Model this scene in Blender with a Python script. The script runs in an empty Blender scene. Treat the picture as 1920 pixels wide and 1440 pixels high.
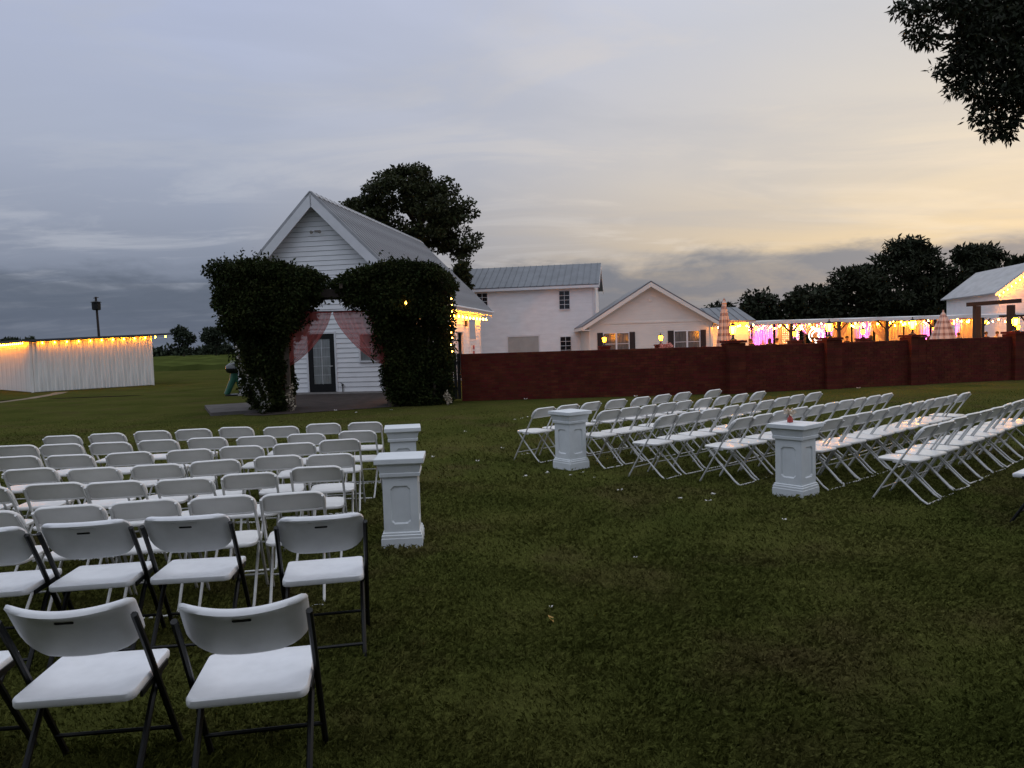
import bpy, math, random
import numpy as np
from mathutils import Matrix, Vector
R = math.radians
rng = np.random.default_rng(7); random.seed(7)
S = bpy.context.scene
C = S.collection

# ------------------------------------------------------------------ camera
F_PX, CAM_H = 1400.0, 1.7
ROLL = math.atan(.03); PITCH = math.atan(81*math.cos(ROLL)/F_PX)
fw = Vector((0, math.cos(PITCH), -math.sin(PITCH))); r0 = Vector((1, 0, 0)); u0 = r0.cross(fw)
rt = math.cos(ROLL)*r0 - math.sin(ROLL)*u0; up = math.sin(ROLL)*r0 + math.cos(ROLL)*u0
cd = bpy.data.cameras.new('camera'); cam = bpy.data.objects.new('camera', cd); C.objects.link(cam)
cd.sensor_fit = 'HORIZONTAL'; cd.sensor_width = 36; cd.lens = 36*F_PX/1920
cd.clip_start = .05; cd.clip_end = 3000
M3 = Matrix((rt, up, -fw)).transposed().to_4x4(); M3.translation = (0, 0, CAM_H)
cam.matrix_world = M3; S.camera = cam

# ------------------------------------------------------------------ sky
SUN_AZ, SUN_EL = 52, 3
w = bpy.data.worlds.new('World'); S.world = w; w.use_nodes = True
nt = w.node_tree; nt.nodes.clear()
def N(t, **k):
    n = nt.nodes.new(t)
    for a, b in k.items(): setattr(n, a, b)
    return n
def L(a, b): nt.links.new(a, b)
def math_(op, a, b=None, c=None, clamp=False):
    n = N('ShaderNodeMath', operation=op); n.use_clamp = clamp
    for i, q in enumerate((a, b, c)):
        if q is None: continue
        if isinstance(q, (int, float)): n.inputs[i].default_value = q
        else: L(q, n.inputs[i])
    return n.outputs[0]
def ramp_(fac, stops, interp='EASE'):
    n = N('ShaderNodeValToRGB'); n.color_ramp.interpolation = interp; e = n.color_ramp.elements
    while len(e) < len(stops): e.new(.5)
    for i, (p, c) in enumerate(stops): e[i].position = p; e[i].color = (*c, 1) if len(c) == 3 else c
    L(fac, n.inputs[0]); return n.outputs[0]
def mix_(fac, a, b, blend='MIX'):
    n = N('ShaderNodeMix', data_type='RGBA', blend_type=blend)
    for s, q in ((n.inputs[0], fac), (n.inputs[6], a), (n.inputs[7], b)):
        if isinstance(q, (int, float)): s.default_value = q
        elif isinstance(q, tuple): s.default_value = (*q, 1)
        else: L(q, s)
    return n.outputs[2]
def g3(v): return (v, v, v)
tc = N('ShaderNodeTexCoord'); nrm = N('ShaderNodeVectorMath', operation='NORMALIZE'); L(tc.outputs['Generated'], nrm.inputs[0])
sep = N('ShaderNodeSeparateXYZ'); L(nrm.outputs[0], sep.inputs[0])
sx, sy, sz = sep.outputs
sd = (math.sin(R(SUN_AZ))*math.cos(R(SUN_EL)), math.cos(R(SUN_AZ))*math.cos(R(SUN_EL)), math.sin(R(SUN_EL)))
dt = N('ShaderNodeVectorMath', operation='DOT_PRODUCT'); L(nrm.outputs[0], dt.inputs[0]); dt.inputs[1].default_value = sd
glow = ramp_(dt.outputs['Value'], [(.30, g3(0)), (.58, g3(.22)), (.78, g3(.55)), (.93, g3(.90)), (1, g3(1))], 'LINEAR')
cold = ramp_(sz, [(0, (.13, .155, .215)), (.06, (.145, .175, .24)), (.13, (.26, .295, .38)), (.25, (.41, .455, .575)), (.42, (.48, .535, .72)), (.7, (.88, .95, 1.10)), (1, (1.15, 1.22, 1.36))], 'LINEAR')
warm = ramp_(sz, [(0, (.95, .62, .30)), (.10, (.94, .715, .43)), (.2, (.84, .72, .56)), (.36, (.68, .655, .62)), (.6, (.84, .86, .92)), (1, (1.15, 1.22, 1.36))], 'LINEAR')
# cloud-deck coordinates: the ray met with a flat layer overhead
zz = math_('ADD', math_('MAXIMUM', sz, 0.0), .10)
cmb = N('ShaderNodeCombineXYZ'); L(math_('DIVIDE', sx, zz), cmb.inputs[0]); L(math_('DIVIDE', sy, zz), cmb.inputs[1])
mp = N('ShaderNodeMapping'); L(cmb.outputs[0], mp.inputs[0]); mp.inputs['Rotation'].default_value = (0, 0, R(18)); mp.inputs['Scale'].default_value = (.62, 1.25, 1)
def noise(vec, sc, det, rough=.55, dist=0., off=0.):
    n = N('ShaderNodeTexNoise'); n.inputs['Scale'].default_value = sc; n.inputs['Detail'].default_value = det
    n.inputs['Roughness'].default_value = rough; n.inputs['Distortion'].default_value = dist
    if off:
        a = N('ShaderNodeVectorMath', operation='ADD'); L(vec, a.inputs[0]); a.inputs[1].default_value = (off, off*.37, off*.11); vec = a.outputs[0]
    L(vec, n.inputs['Vector']); return n.outputs[0]
soft = noise(mp.outputs[0], .75, 5, .55, .7); wisp = noise(mp.outputs[0], 1.25, 8, .62, .9, 11.3)
mp2 = N('ShaderNodeMapping'); L(nrm.outputs[0], mp2.inputs[0]); mp2.inputs['Scale'].default_value = (3.4, 3.4, 11); mp2.inputs['Rotation'].default_value = (0, 0, R(10))
band = noise(mp2.outputs[0], 1.0, 6, .58, .35, 4.1); puff = noise(mp2.outputs[0], 3.1, 6, .6, .3, 2.2)
glow2 = math_('MULTIPLY', glow, math_('ADD', math_('MULTIPLY', soft, .5), .75), clamp=True)
base = mix_(glow2, cold, warm)
# warm cream wisps where the glow lights the underside, grey ones elsewhere
wm = ramp_(wisp, [(.47, g3(0)), (.66, g3(1))], 'EASE')
base = mix_(math_('MULTIPLY', wm, .46), base, mix_(glow2, (.50, .525, .59), (.98, .80, .58)))
dk = ramp_(soft, [(.38, g3(1)), (.58, g3(0))], 'EASE')
base = mix_(math_('MULTIPLY', dk, .24), base, mix_(glow2, (.31, .35, .45), (.60, .57, .54)))
# low cloud bank near the horizon
edge = math_('ADD', sz, math_('MULTIPLY', math_('SUBTRACT', band, .5), -.13))
edge = math_('ADD', edge, math_('MULTIPLY', math_('SUBTRACT', puff, .5), -.055))
bank = ramp_(edge, [(.076, g3(1)), (.112, g3(0))], 'EASE')
bank = math_('MULTIPLY', bank, ramp_(puff, [(.25, g3(.66)), (.55, g3(1))], 'LINEAR'))
bcol = mix_(glow, (.105, .13, .18), (.225, .245, .295))
base = mix_(math_('MULTIPLY', bank, .88), base, bcol)
hz = ramp_(sz, [(0, g3(1)), (.035, g3(0))], 'LINEAR')
base = mix_(math_('MULTIPLY', hz, .5), base, mix_(glow, (.14, .16, .21), (.25, .26, .30)))
sky = N('ShaderNodeTexSky', sky_type='NISHITA'); sky.sun_disc = False; sky.sun_elevation = R(SUN_EL); sky.sun_rotation = R(SUN_AZ); sky.dust_density = 2
bg1 = N('ShaderNodeBackground'); L(base, bg1.inputs[0]); bg1.inputs[1].default_value = 1.0
bg2 = N('ShaderNodeBackground'); L(sky.outputs[0], bg2.inputs[0]); bg2.inputs[1].default_value = .006
ad = N('ShaderNodeAddShader'); L(bg1.outputs[0], ad.inputs[0]); L(bg2.outputs[0], ad.inputs[1])
wo = N('ShaderNodeOutputWorld'); L(ad.outputs[0], wo.inputs[0])

sl = bpy.data.lights.new('sun', 'SUN'); sl.energy = .10; sl.angle = R(25); sl.color = (1, .72, .45)
so = bpy.data.objects.new('sun', sl); C.objects.link(so); so.rotation_euler = (-Vector(sd)).to_track_quat('-Z', 'Y').to_euler()

S.view_settings.view_transform = 'Standard'; S.view_settings.look = 'None'; S.view_settings.exposure = 0; S.view_settings.gamma = 1
S.render.engine = 'CYCLES'; S.cycles.use_denoising = True
try: S.cycles.denoiser = 'OPENIMAGEDENOISE'
except Exception: pass
S.cycles.max_bounces = 6; S.cycles.diffuse_bounces = 3; S.cycles.glossy_bounces = 3; S.cycles.transparent_max_bounces = 12
S.cycles.sample_clamp_indirect = 4

# ------------------------------------------------------------------ materials
MATS = {}
def mat(name, col, rough=.6, var=.12, scale=6., bump=0., bscale=60., metal=0., spec=.5, isl=0., col2=None, stretch=None, emit=0., alpha=1., trans=0.):
    if name in MATS: return MATS[name]
    m = bpy.data.materials.new(name); m.use_nodes = True; t = m.node_tree; n = t.nodes; l = t.links
    b = n['Principled BSDF']; b.inputs['Roughness'].default_value = rough; b.inputs['Metallic'].default_value = metal
    b.inputs['Specular IOR Level'].default_value = spec
    if emit:
        b.inputs['Base Color'].default_value = (*col, 1); b.inputs['Emission Color'].default_value = (*col, 1); b.inputs['Emission Strength'].default_value = emit
        MATS[name] = m; return m
    tcn = n.new('ShaderNodeTexCoord'); mpn = n.new('ShaderNodeMapping'); l.new(tcn.outputs['Object'], mpn.inputs[0])
    if stretch: mpn.inputs['Scale'].default_value = stretch
    nz = n.new('ShaderNodeTexNoise'); nz.inputs['Scale'].default_value = scale; nz.inputs['Detail'].default_value = 5; l.new(mpn.outputs[0], nz.inputs['Vector'])
    rp = n.new('ShaderNodeValToRGB'); l.new(nz.outputs[0], rp.inputs[0])
    c2 = col2 or tuple(min(1, c*(1+var)) for c in col); c1 = tuple(c*(1-var) for c in col) if not col2 else col
    rp.color_ramp.elements[0].position = .3; rp.color_ramp.elements[0].color = (*c1, 1)
    rp.color_ramp.elements[1].position = .7; rp.color_ramp.elements[1].color = (*c2, 1)
    out = rp.outputs[0]
    if isl:
        ge = n.new('ShaderNodeNewGeometry'); hs = n.new('ShaderNodeHueSaturation'); l.new(out, hs.inputs['Color'])
        mr = n.new('ShaderNodeMapRange'); mr.inputs[3].default_value = 1-isl; mr.inputs[4].default_value = 1+isl; l.new(ge.outputs['Random Per Island'], mr.inputs[0]); l.new(mr.outputs[0], hs.inputs['Value'])
        mr2 = n.new('ShaderNodeMapRange'); mr2.inputs[3].default_value = .5-isl*.07; mr2.inputs[4].default_value = .5+isl*.07
        ma = n.new('ShaderNodeMath'); ma.operation = 'FRACT'; mm = n.new('ShaderNodeMath'); mm.operation = 'MULTIPLY'; mm.inputs[1].default_value = 7.31
        l.new(ge.outputs['Random Per Island'], mm.inputs[0]); l.new(mm.outputs[0], ma.inputs[0]); l.new(ma.outputs[0], mr2.inputs[0]); l.new(mr2.outputs[0], hs.inputs['Hue'])
        out = hs.outputs[0]
    l.new(out, b.inputs['Base Color'])
    if bump:
        bz = n.new('ShaderNodeTexNoise'); bz.inputs['Scale'].default_value = bscale; bz.inputs['Detail'].default_value = 4; l.new(mpn.outputs[0], bz.inputs['Vector'])
        bp = n.new('ShaderNodeBump'); bp.inputs['Strength'].default_value = bump; bp.inputs['Distance'].default_value = .01; l.new(bz.outputs[0], bp.inputs['Height']); l.new(bp.outputs[0], b.inputs['Normal'])
    if alpha < 1 or trans:
        o = n['Material Output']; tr = n.new('ShaderNodeBsdfTransparent'); tl = n.new('ShaderNodeBsdfTranslucent'); l.new(out, tl.inputs[0])
        m1 = n.new('ShaderNodeMixShader'); m1.inputs[0].default_value = trans; l.new(b.outputs[0], m1.inputs[1]); l.new(tl.outputs[0], m1.inputs[2])
        m2 = n.new('ShaderNodeMixShader'); m2.inputs[0].default_value = alpha; l.new(tr.outputs[0], m2.inputs[1]); l.new(m1.outputs[0], m2.inputs[2]); l.new(m2.outputs[0], o.inputs[0])
    MATS[name] = m; return m
PLAST = mat('white_plastic', (.78, .77, .745), .32, .05, 9, .05, 300)
PLAST2 = mat('speckled_resin', (.72, .73, .75), .42, .05, 14, .12, 420)
PED = mat('pedestal_paint', (.66, .69, .70), .5, .06, 7, .06, 200)
TUBE = mat('grey_tube', (.58, .58, .57), .38, .08, 20, metal=.15)
BLACK = mat('black_frame', (.007, .0075, .008), .45, .2, 20, spec=.3)
SIDING = mat('white_siding', (.79, .80, .81), .6, .06, 1.6, .12, 25, stretch=(1, 1, 3))
SIDING2 = mat('cream_siding', (.66, .645, .60), .6, .05, 1.2, .1, 20, stretch=(1, 1, 3))
TRIM = mat('white_trim', (.68, .69, .71), .55, .05, 3)
ROOFM = mat('metal_roof', (.36, .365, .375), .45, .16, 2.2, .06, 8, metal=.35, stretch=(1, .5, 1))
ROOFG = mat('grey_metal_roof', (.13, .14, .155), .5, .15, 1.4, .05, 8, metal=.3)
BRICK = mat('red_brick', (.094, .020, .0125), .9, .2, 3.0, .4, 90, spec=.15, isl=.16)
MORTAR = mat('mortar', (.05, .014, .010), .95, .2, 20)
WOOD = mat('dark_timber', (.022, .013, .009), .75, .3, 6, .3, 40, stretch=(1, 1, .2))
GREYWOOD = mat('weathered_wood', (.10, .075, .055), .8, .3, 6, .3, 40)
GLASS = mat('dark_glass', (.018, .02, .024), .08, .1, 3, spec=.8)
CURT = mat('net_curtain', (.50, .51, .50), .8, .1, 9, stretch=(6, 1, .4))
CONC = mat('concrete', (.27, .255, .24), .85, .2, 2.5, .25, 60, spec=.2)
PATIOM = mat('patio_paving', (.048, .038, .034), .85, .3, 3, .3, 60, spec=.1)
SHEDM = mat('corrugated_white', (.72, .72, .69), .5, .16, 1.5, .05, 20, stretch=(4, 4, .35))
CORAL = mat('coral_voile', (.58, .16, .15), .7, .08, 3, alpha=.72, trans=.5)
DRAPE = mat('ivory_drape', (.80, .66, .46), .8, .05, 3, trans=.35)
MEMB = mat('tent_membrane', (.62, .62, .62), .6, .06, 2)
BARK = mat('bark', (.05, .038, .028), .9, .35, 9, .6, 40, stretch=(1, 1, .25))
LEAF_V = mat('vine_leaf', (.013, .019, .005), .8, .3, 1.4, spec=.1, isl=.5, trans=.15, col2=(.028, .036, .009))
LEAF_O = mat('broad_leaf', (.030, .036, .013), .6, .3, 1.0, spec=.15, isl=.45, trans=.2)
LEAF_P = mat('pine_needle', (.022, .027, .014), .7, .3, .4, spec=.15, isl=.4)
LEAF_N = mat('near_leaf', (.014, .018, .007), .65, .3, 1.0, spec=.2, isl=.4, trans=.1)
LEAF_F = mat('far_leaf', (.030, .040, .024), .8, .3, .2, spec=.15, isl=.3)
BULB = mat('warm_bulb', (1., .29, .010), emit=560.)
BULB_S = mat('warm_bulb_small', (1., .31, .02), emit=700.)
LANT = mat('lantern_glow', (1., .30, .0025), emit=340.)
FILL = mat('fill_glow', (1., .42, .03), emit=16.)
FAIRY = mat('fairy_glow', (1., .70, .42), emit=5.)
SIGNW = mat('white_neon', (1., .93, .85), emit=3.)
PETAL = mat('white_petal', (.75, .73, .70), .6, .08, 20, trans=.3)
SKIN = mat('skin', (.32, .18, .12), .6, .1, 6)
HAIR = mat('hair', (.02, .014, .01), .6, .2, 9)

# ------------------------------------------------------------------ mesh helpers
def tag(o, label=None, cat=None, group=None, kind=None):
    for k, v in (('label', label), ('category', cat), ('group', group), ('kind', kind)):
        if v: o[k] = v
    return o
def thing(name, label, cat, loc=(0, 0, 0), rz=0., group=None):
    o = bpy.data.objects.new(name, None); C.objects.link(o); o.empty_display_size = .1
    o.location = loc; o.rotation_euler = (0, 0, rz); return tag(o, label, cat, group)
def link(name, me, parent=None, loc=(0, 0, 0), rot=(0, 0, 0)):
    o = bpy.data.objects.new(name, me); C.objects.link(o); o.parent = parent; o.location = loc; o.rotation_euler = rot; return o
def copy_tree(o, parent=None):
    c = o.copy(); C.objects.link(c); c.parent = parent
    for ch in list(o.children): copy_tree(ch, c)
    return c
def rrect(w_, h_, rad, seg=5):
    # counter-clockwise from bottom-left; rad = (bl, br, tr, tl)
    P = []
    for (cx, cy, a0, r_) in ((-w_/2+rad[0], -h_/2+rad[0], 180, rad[0]), (w_/2-rad[1], -h_/2+rad[1], 270, rad[1]), (w_/2-rad[2], h_/2-rad[2], 0, rad[2]), (-w_/2+rad[3], h_/2-rad[3], 90, rad[3])):
        for k in range(seg+1):
            a = R(a0+90*k/seg); P.append((cx+r_*math.cos(a), cy+r_*math.sin(a)))
    return P
def offset(poly, d):
    n = len(poly); out = []
    for i in range(n):
        a = Vector(poly[i-1]); b = Vector(poly[i]); c = Vector(poly[(i+1) % n]); e = (b-a); f = (c-b)
        if e.length < 1e-6: e = f
        if f.length < 1e-6: f = e
        t = (e.normalized()+f.normalized()); t = t.normalized() if t.length > 1e-6 else e.normalized(); out.append((b.x-t.y*d, b.y+t.x*d))
    return out
class MB:
    def __init__(s): s.v = []; s.f = []
    def add(s, vs, fs):
        k = len(s.v); s.v += [tuple(p) for p in vs]; s.f += [tuple(i+k for i in q) for q in fs]; return s
    def box(s, x0, x1, y0, y1, z0, z1):
        return s.add([(x0, y0, z0), (x1, y0, z0), (x1, y1, z0), (x0, y1, z0), (x0, y0, z1), (x1, y0, z1), (x1, y1, z1), (x0, y1, z1)],
                     [(0, 3, 2, 1), (4, 5, 6, 7), (0, 1, 5, 4), (1, 2, 6, 5), (2, 3, 7, 6), (3, 0, 4, 7)])
    def hexa(s, p):  # 8 points: bottom 4 ccw, top 4
        return s.add(p, [(0, 3, 2, 1), (4, 5, 6, 7), (0, 1, 5, 4), (1, 2, 6, 5), (2, 3, 7, 6), (3, 0, 4, 7)])
    def beam(s, a, b, wd, hg, upv=(0, 0, 1)):
        a = Vector(a); b = Vector(b); d = (b-a).normalized(); x = d.cross(Vector(upv))
        if x.length < 1e-4: x = d.cross(Vector((0, 1, 0)))
        x = x.normalized()*wd/2; y = x.cross(d).normalized()*hg/2
        return s.hexa([a-x-y, a+x-y, b+x-y, b-x-y, a-x+y, a+x+y, b+x+y, b-x+y])
    def tube(s, pts, r, n=7, close=True):
        pts = [Vector(p) for p in pts]; rs = r if isinstance(r, (list, tuple)) else [r]*len(pts); vs = []; fs = []
        prev = None
        for i, p in enumerate(pts):
            d = (pts[min(i+1, len(pts)-1)]-pts[max(i-1, 0)]).normalized()
            if prev is None: x = d.orthogonal().normalized()
            else:
                x = prev-d*prev.dot(d); x = x.normalized() if x.length > 1e-5 else d.orthogonal().normalized()
            prev = x; y = d.cross(x)
            for k in range(n):
                a = 2*math.pi*k/n; vs.append(p+(x*math.cos(a)+y*math.sin(a))*rs[i])
        for i in range(len(pts)-1):
            for k in range(n): fs.append((i*n+k, i*n+(k+1) % n, (i+1)*n+(k+1) % n, (i+1)*n+k))
        if close: fs.append(tuple(range(n-1, -1, -1))); fs.append(tuple((len(pts)-1)*n+k for k in range(n)))
        return s.add(vs, fs)
    def lathe(s, prof, n=12, c=(0, 0, 0)):
        vs = [(c[0]+r_*math.cos(2*math.pi*k/n), c[1]+r_*math.sin(2*math.pi*k/n), c[2]+z) for r_, z in prof for k in range(n)]; m = len(prof)
        fs = [(i*n+k, i*n+(k+1) % n, (i+1)*n+(k+1) % n, (i+1)*n+k) for i in range(m-1) for k in range(n)]
        fs += [tuple(range(n-1, -1, -1)), tuple((m-1)*n+k for k in range(n))]
        return s.add(vs, fs)
    def rings(s, poly, prof, fn):
        n = len(poly); cx = sum(p[0] for p in poly)/n; cy = sum(p[1] for p in poly)/n; vs = []; fs = []
        for (d, sc, t) in prof:
            for (x, y) in (offset(poly, d) if d else poly): vs.append(fn(cx+(x-cx)*sc, cy+(y-cy)*sc, t))
        m = len(prof)
        for i in range(m-1):
            for k in range(n): fs.append((i*n+k, i*n+(k+1) % n, (i+1)*n+(k+1) % n, (i+1)*n+k))
        a = len(vs); vs.append(fn(cx, cy, prof[0][2])); vs.append(fn(cx, cy, prof[-1][2]))
        for k in range(n): fs.append((a, (k+1) % n, k)); fs.append((a+1, (m-1)*n+k, (m-1)*n+(k+1) % n))
        return s.add(vs, fs)
    def grid(s, nu, nv, fn):
        vs = [fn(i/nu, j/nv) for j in range(nv+1) for i in range(nu+1)]
        return s.add(vs, [(j*(nu+1)+i, j*(nu+1)+i+1, (j+1)*(nu+1)+i+1, (j+1)*(nu+1)+i) for j in range(nv) for i in range(nu)])
    def mesh(s, name, m, smooth=None):
        me = bpy.data.meshes.new(name); me.from_pydata(s.v, [], s.f); me.materials.append(m)
        if smooth is not None: me.shade_smooth(); me.set_sharp_from_angle(angle=R(smooth))
        me.update(); return me
    def build(s, name, m, parent=None, loc=(0, 0, 0), rot=(0, 0, 0), smooth=None): return link(name, s.mesh(name, m, smooth), parent, loc, rot)
def tri_mesh(name, V, n_per, quads, m):
    # V (N,k,3): N separate faces of k corners
    N_, k = V.shape[:2]; me = bpy.data.meshes.new(name)
    me.vertices.add(N_*k); me.vertices.foreach_set('co', V.reshape(-1).astype(np.float32))
    me.loops.add(N_*k); me.loops.foreach_set('vertex_index', np.arange(N_*k, dtype=np.int32))
    me.polygons.add(N_); me.polygons.foreach_set('loop_start', np.arange(0, N_*k, k, dtype=np.int32)); me.polygons.foreach_set('loop_total', np.full(N_, k, dtype=np.int32))
    me.materials.append(m); me.update(calc_edges=True); return me
def unit(a): return a/np.maximum(np.linalg.norm(a, axis=1, keepdims=True), 1e-9)
def leaf_mesh(name, P, size, m, aspect=.5, droop=0., jitter=.4, out=None, flat=0.):
    n = len(P); d = unit(rng.normal(size=(n, 3))); d[:, 2] = d[:, 2]*(1-flat)-droop
    if out is not None: d = d+out*.7
    d = unit(d); q = unit(np.cross(d, unit(rng.normal(size=(n, 3))))); s_ = size*(1+jitter*rng.uniform(-1, 1, (n, 1)))
    a = P; b = P+d*s_*.45+q*s_*aspect*.5; c = P+d*s_; e = P+d*s_*.45-q*s_*aspect*.5
    return tri_mesh(name, np.stack([a, b, c, e], 1), 4, True, m)
def blob_points(clumps, n, shell=.55):
    # leaves on and near the surface of many ellipsoid clumps (x,y,z,rx,ry,rz)
    cl = np.array(clumps, float); vol = (cl[:, 3]*cl[:, 4]*cl[:, 5])**(2/3); idx = rng.choice(len(cl), n, p=vol/vol.sum()); c = cl[idx]
    d = unit(rng.normal(size=(n, 3))); r_ = (shell+(1-shell)*rng.uniform(0, 1, (n, 1))**.7)*(1+.12*rng.normal(size=(n, 1)))
    return c[:, :3]+d*r_*c[:, 3:], d

# ------------------------------------------------------------------ ground
def lawn_material(nm='lawn', val=1.):
    m = bpy.data.materials.new(nm); m.use_nodes = True; t = m.node_tree; n = t.nodes; l = t.links; b = n['Principled BSDF']; b.inputs['Roughness'].default_value = .95; b.inputs['Specular IOR Level'].default_value = .0
    geo = n.new('ShaderNodeNewGeometry')
    def nz(sc, det, off=0):
        q = n.new('ShaderNodeTexNoise'); q.inputs['Scale'].default_value = sc; q.inputs['Detail'].default_value = det; q.inputs['Roughness'].default_value = .62
        mp_ = n.new('ShaderNodeMapping'); mp_.inputs['Location'].default_value = (off, off*.7, 0); l.new(geo.outputs['Position'], mp_.inputs[0]); l.new(mp_.outputs[0], q.inputs['Vector']); return q.outputs[0]
    def rp(f, st):
        q = n.new('ShaderNodeValToRGB'); e = q.color_ramp.elements
        while len(e) < len(st): e.new(.5)
        for i, (p, c) in enumerate(st): e[i].position = p; e[i].color = (*c, 1)
        l.new(f, q.inputs[0]); return q.outputs[0]
    def mx(f, a, b_, bl='MIX'):
        q = n.new('ShaderNodeMix'); q.data_type = 'RGBA'; q.blend_type = bl
        for s_, v in ((q.inputs[0], f), (q.inputs[6], a), (q.inputs[7], b_)):
            if isinstance(v, float): s_.default_value = v
            else: l.new(v, s_)
        return q.outputs[2]
    g = rp(nz(.55, 6), [(.3, (.090, .108, .026)), (.5, (.130, .140, .036)), (.7, (.165, .160, .048))])
    br = rp(nz(.8, 5, 13.), [(.51, (0, 0, 0)), (.74, (.85, .85, .85))]); brown = rp(nz(4, 4, 3.), [(.3, (.120, .095, .040)), (.7, (.175, .135, .062))])
    c = mx(br, g, brown); fine = rp(nz(28, 6, 7.), [(.25, (.45, .45, .45)), (.75, (1.3, 1.3, 1.3))]); c = mx(1.0, c, fine, 'MULTIPLY')
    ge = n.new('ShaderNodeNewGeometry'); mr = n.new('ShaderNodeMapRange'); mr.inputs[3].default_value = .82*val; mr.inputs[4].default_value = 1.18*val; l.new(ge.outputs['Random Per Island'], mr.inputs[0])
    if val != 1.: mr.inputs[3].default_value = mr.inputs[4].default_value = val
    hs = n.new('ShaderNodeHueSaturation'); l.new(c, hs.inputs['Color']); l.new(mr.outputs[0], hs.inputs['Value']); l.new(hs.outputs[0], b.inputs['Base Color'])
    bz = n.new('ShaderNodeBump'); bz.inputs['Strength'].default_value = .9; bz.inputs['Distance'].default_value = .03; l.new(nz(22, 7, 1.), bz.inputs['Height']); l.new(bz.outputs[0], b.inputs['Normal'])
    return m
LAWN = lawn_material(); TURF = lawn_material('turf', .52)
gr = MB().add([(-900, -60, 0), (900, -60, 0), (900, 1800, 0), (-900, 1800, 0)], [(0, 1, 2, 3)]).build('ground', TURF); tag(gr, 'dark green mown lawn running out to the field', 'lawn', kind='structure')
def grass_blades():
    Vs = []
    for (y0, y1, dens, hgt, wid) in ((1.5, 3.2, 15000, .040, .0032), (3.2, 5.5, 8500, .040, .0042), (5.5, 9, 3600, .040, .006), (9, 20, 700, .040, .011)):
        area = .76*(y1*y1-y0*y0)+(y1-y0); n = int(area*dens)
        y = np.sqrt(rng.uniform(y0*y0, y1*y1, n)); x = rng.uniform(-.76, .76, n)*y
        cl = np.sin(x*3.1+np.sin(y*2.3)*1.7)*np.cos(y*2.7+np.sin(x*1.9))*.5+.5+np.sin(x*11+y*7)*np.cos(y*13-x*5)*.25
        keep = (rng.uniform(0, 1, n) < np.clip((21-y)/8, 0, 1)) & (rng.uniform(0, 1, n) < .45+.55*np.clip(cl, 0, 1)) & ~((y > 18.7+.474*np.maximum(x+6.3, -.2)) & (x < -1.95) & (x > -7.0)); x = x[keep]; y = y[keep]; cl = cl[keep]; n = len(x)
        a = rng.uniform(0, 2*math.pi, n); lean = rng.uniform(.2, 1.25, n); fade = np.clip((21-y)/11, 0, 1); h = fade**.5*hgt*(.5+.9*rng.uniform(0, 1, n)**1.5)*(.65+.6*np.clip(cl, 0, 1.2))
        tall = rng.uniform(0, 1, n) < .006; h[tall] *= 1.9
        bx = np.cos(a+1.57)*wid*.5; by = np.sin(a+1.57)*wid*.5
        p0 = np.stack([x-bx, y-by, np.zeros(n)-.002], 1); p1 = np.stack([x+bx, y+by, np.zeros(n)-.002], 1)
        mx_, my_, mz_ = x+np.cos(a)*h*lean*.35, y+np.sin(a)*h*lean*.35, h*.62
        p2 = np.stack([mx_+bx*.8, my_+by*.8, mz_], 1); p3 = np.stack([x+np.cos(a)*h*lean, y+np.sin(a)*h*lean, h*(1-.28*lean)], 1); 
        Vs.append(np.stack([p0, p1, p2, p3], 1))
    me = tri_mesh('grass', np.concatenate(Vs), 4, True, LAWN); o = link('grass', me); tag(o, 'short dark grass blades covering the lawn', 'grass', kind='stuff')
grass_blades()
def sheet(name, pts, m, z=.004, label=None, kind='structure'):
    o = MB().add([(x, y, z) for x, y in pts], [tuple(range(len(pts)))]).build(name, m); return tag(o, label, name.replace('_', ' ') if label else None, kind=kind)
SAND = mat('sand_path', (.20, .165, .12), .95, .25, 2, .3, 40, spec=0.)
STRIPM = mat('strip_dark', (.018, .016, .010), .95, .3, 2, .3, 40, spec=0.)
pl = [(-22.5, 24.4), (-18.9, 26.6), (-19.0, 29.2), (-19.7, 32.2), (-20.3, 33.6)]
sheet('path', [(x-.22, y-.15) for x, y in pl]+[(x+.22, y+.15) for x, y in reversed(pl)], SAND, label='pale worn sand path leading to the white shed')
sheet('dark_strip', [(-17.9, 28.55), (-15.0, 28.9), (-14.4, 29.35), (-15.2, 29.4), (-17.7, 29.0)], STRIPM, label='narrow dark strip in the lawn before the shed')  # flat dark sheet laid on the lawn
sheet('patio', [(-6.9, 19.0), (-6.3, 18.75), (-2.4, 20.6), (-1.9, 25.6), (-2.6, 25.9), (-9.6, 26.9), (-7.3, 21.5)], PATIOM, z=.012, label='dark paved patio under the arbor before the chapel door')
sheet('courtyard', [(-1.3, 22.1), (6.6, 21.9), (17.6, 24.2), (40, 40), (40, 62), (12, 62), (-1.2, 46)], CONC, z=.006, label='concrete courtyard behind the brick wall')
def crop_field():
    X = np.linspace(-170, 8, 150); Y = np.concatenate([[64, 64.2], np.linspace(65, 175, 60)]); V = []; 
    for j, y in enumerate(Y):
        for x in X: V.append((x, y+.6*math.sin(x*.31), 0 if j == 0 else .38+.12*math.sin(x*1.7+y*.4)*math.cos(y*1.3)+rng.uniform(0, .14)))
    nx = len(X); Fc = [(j*nx+i, j*nx+i+1, (j+1)*nx+i+1, (j+1)*nx+i) for j in range(len(Y)-1) for i in range(nx-1)]
    o = MB().add(V, Fc).build('crop_field', mat('crop', (.055, .068, .018), .95, .35, .35, .5, 3, spec=0.)); tag(o, 'low green crop field beyond the lawn', 'field', kind='stuff')
crop_field()

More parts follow.
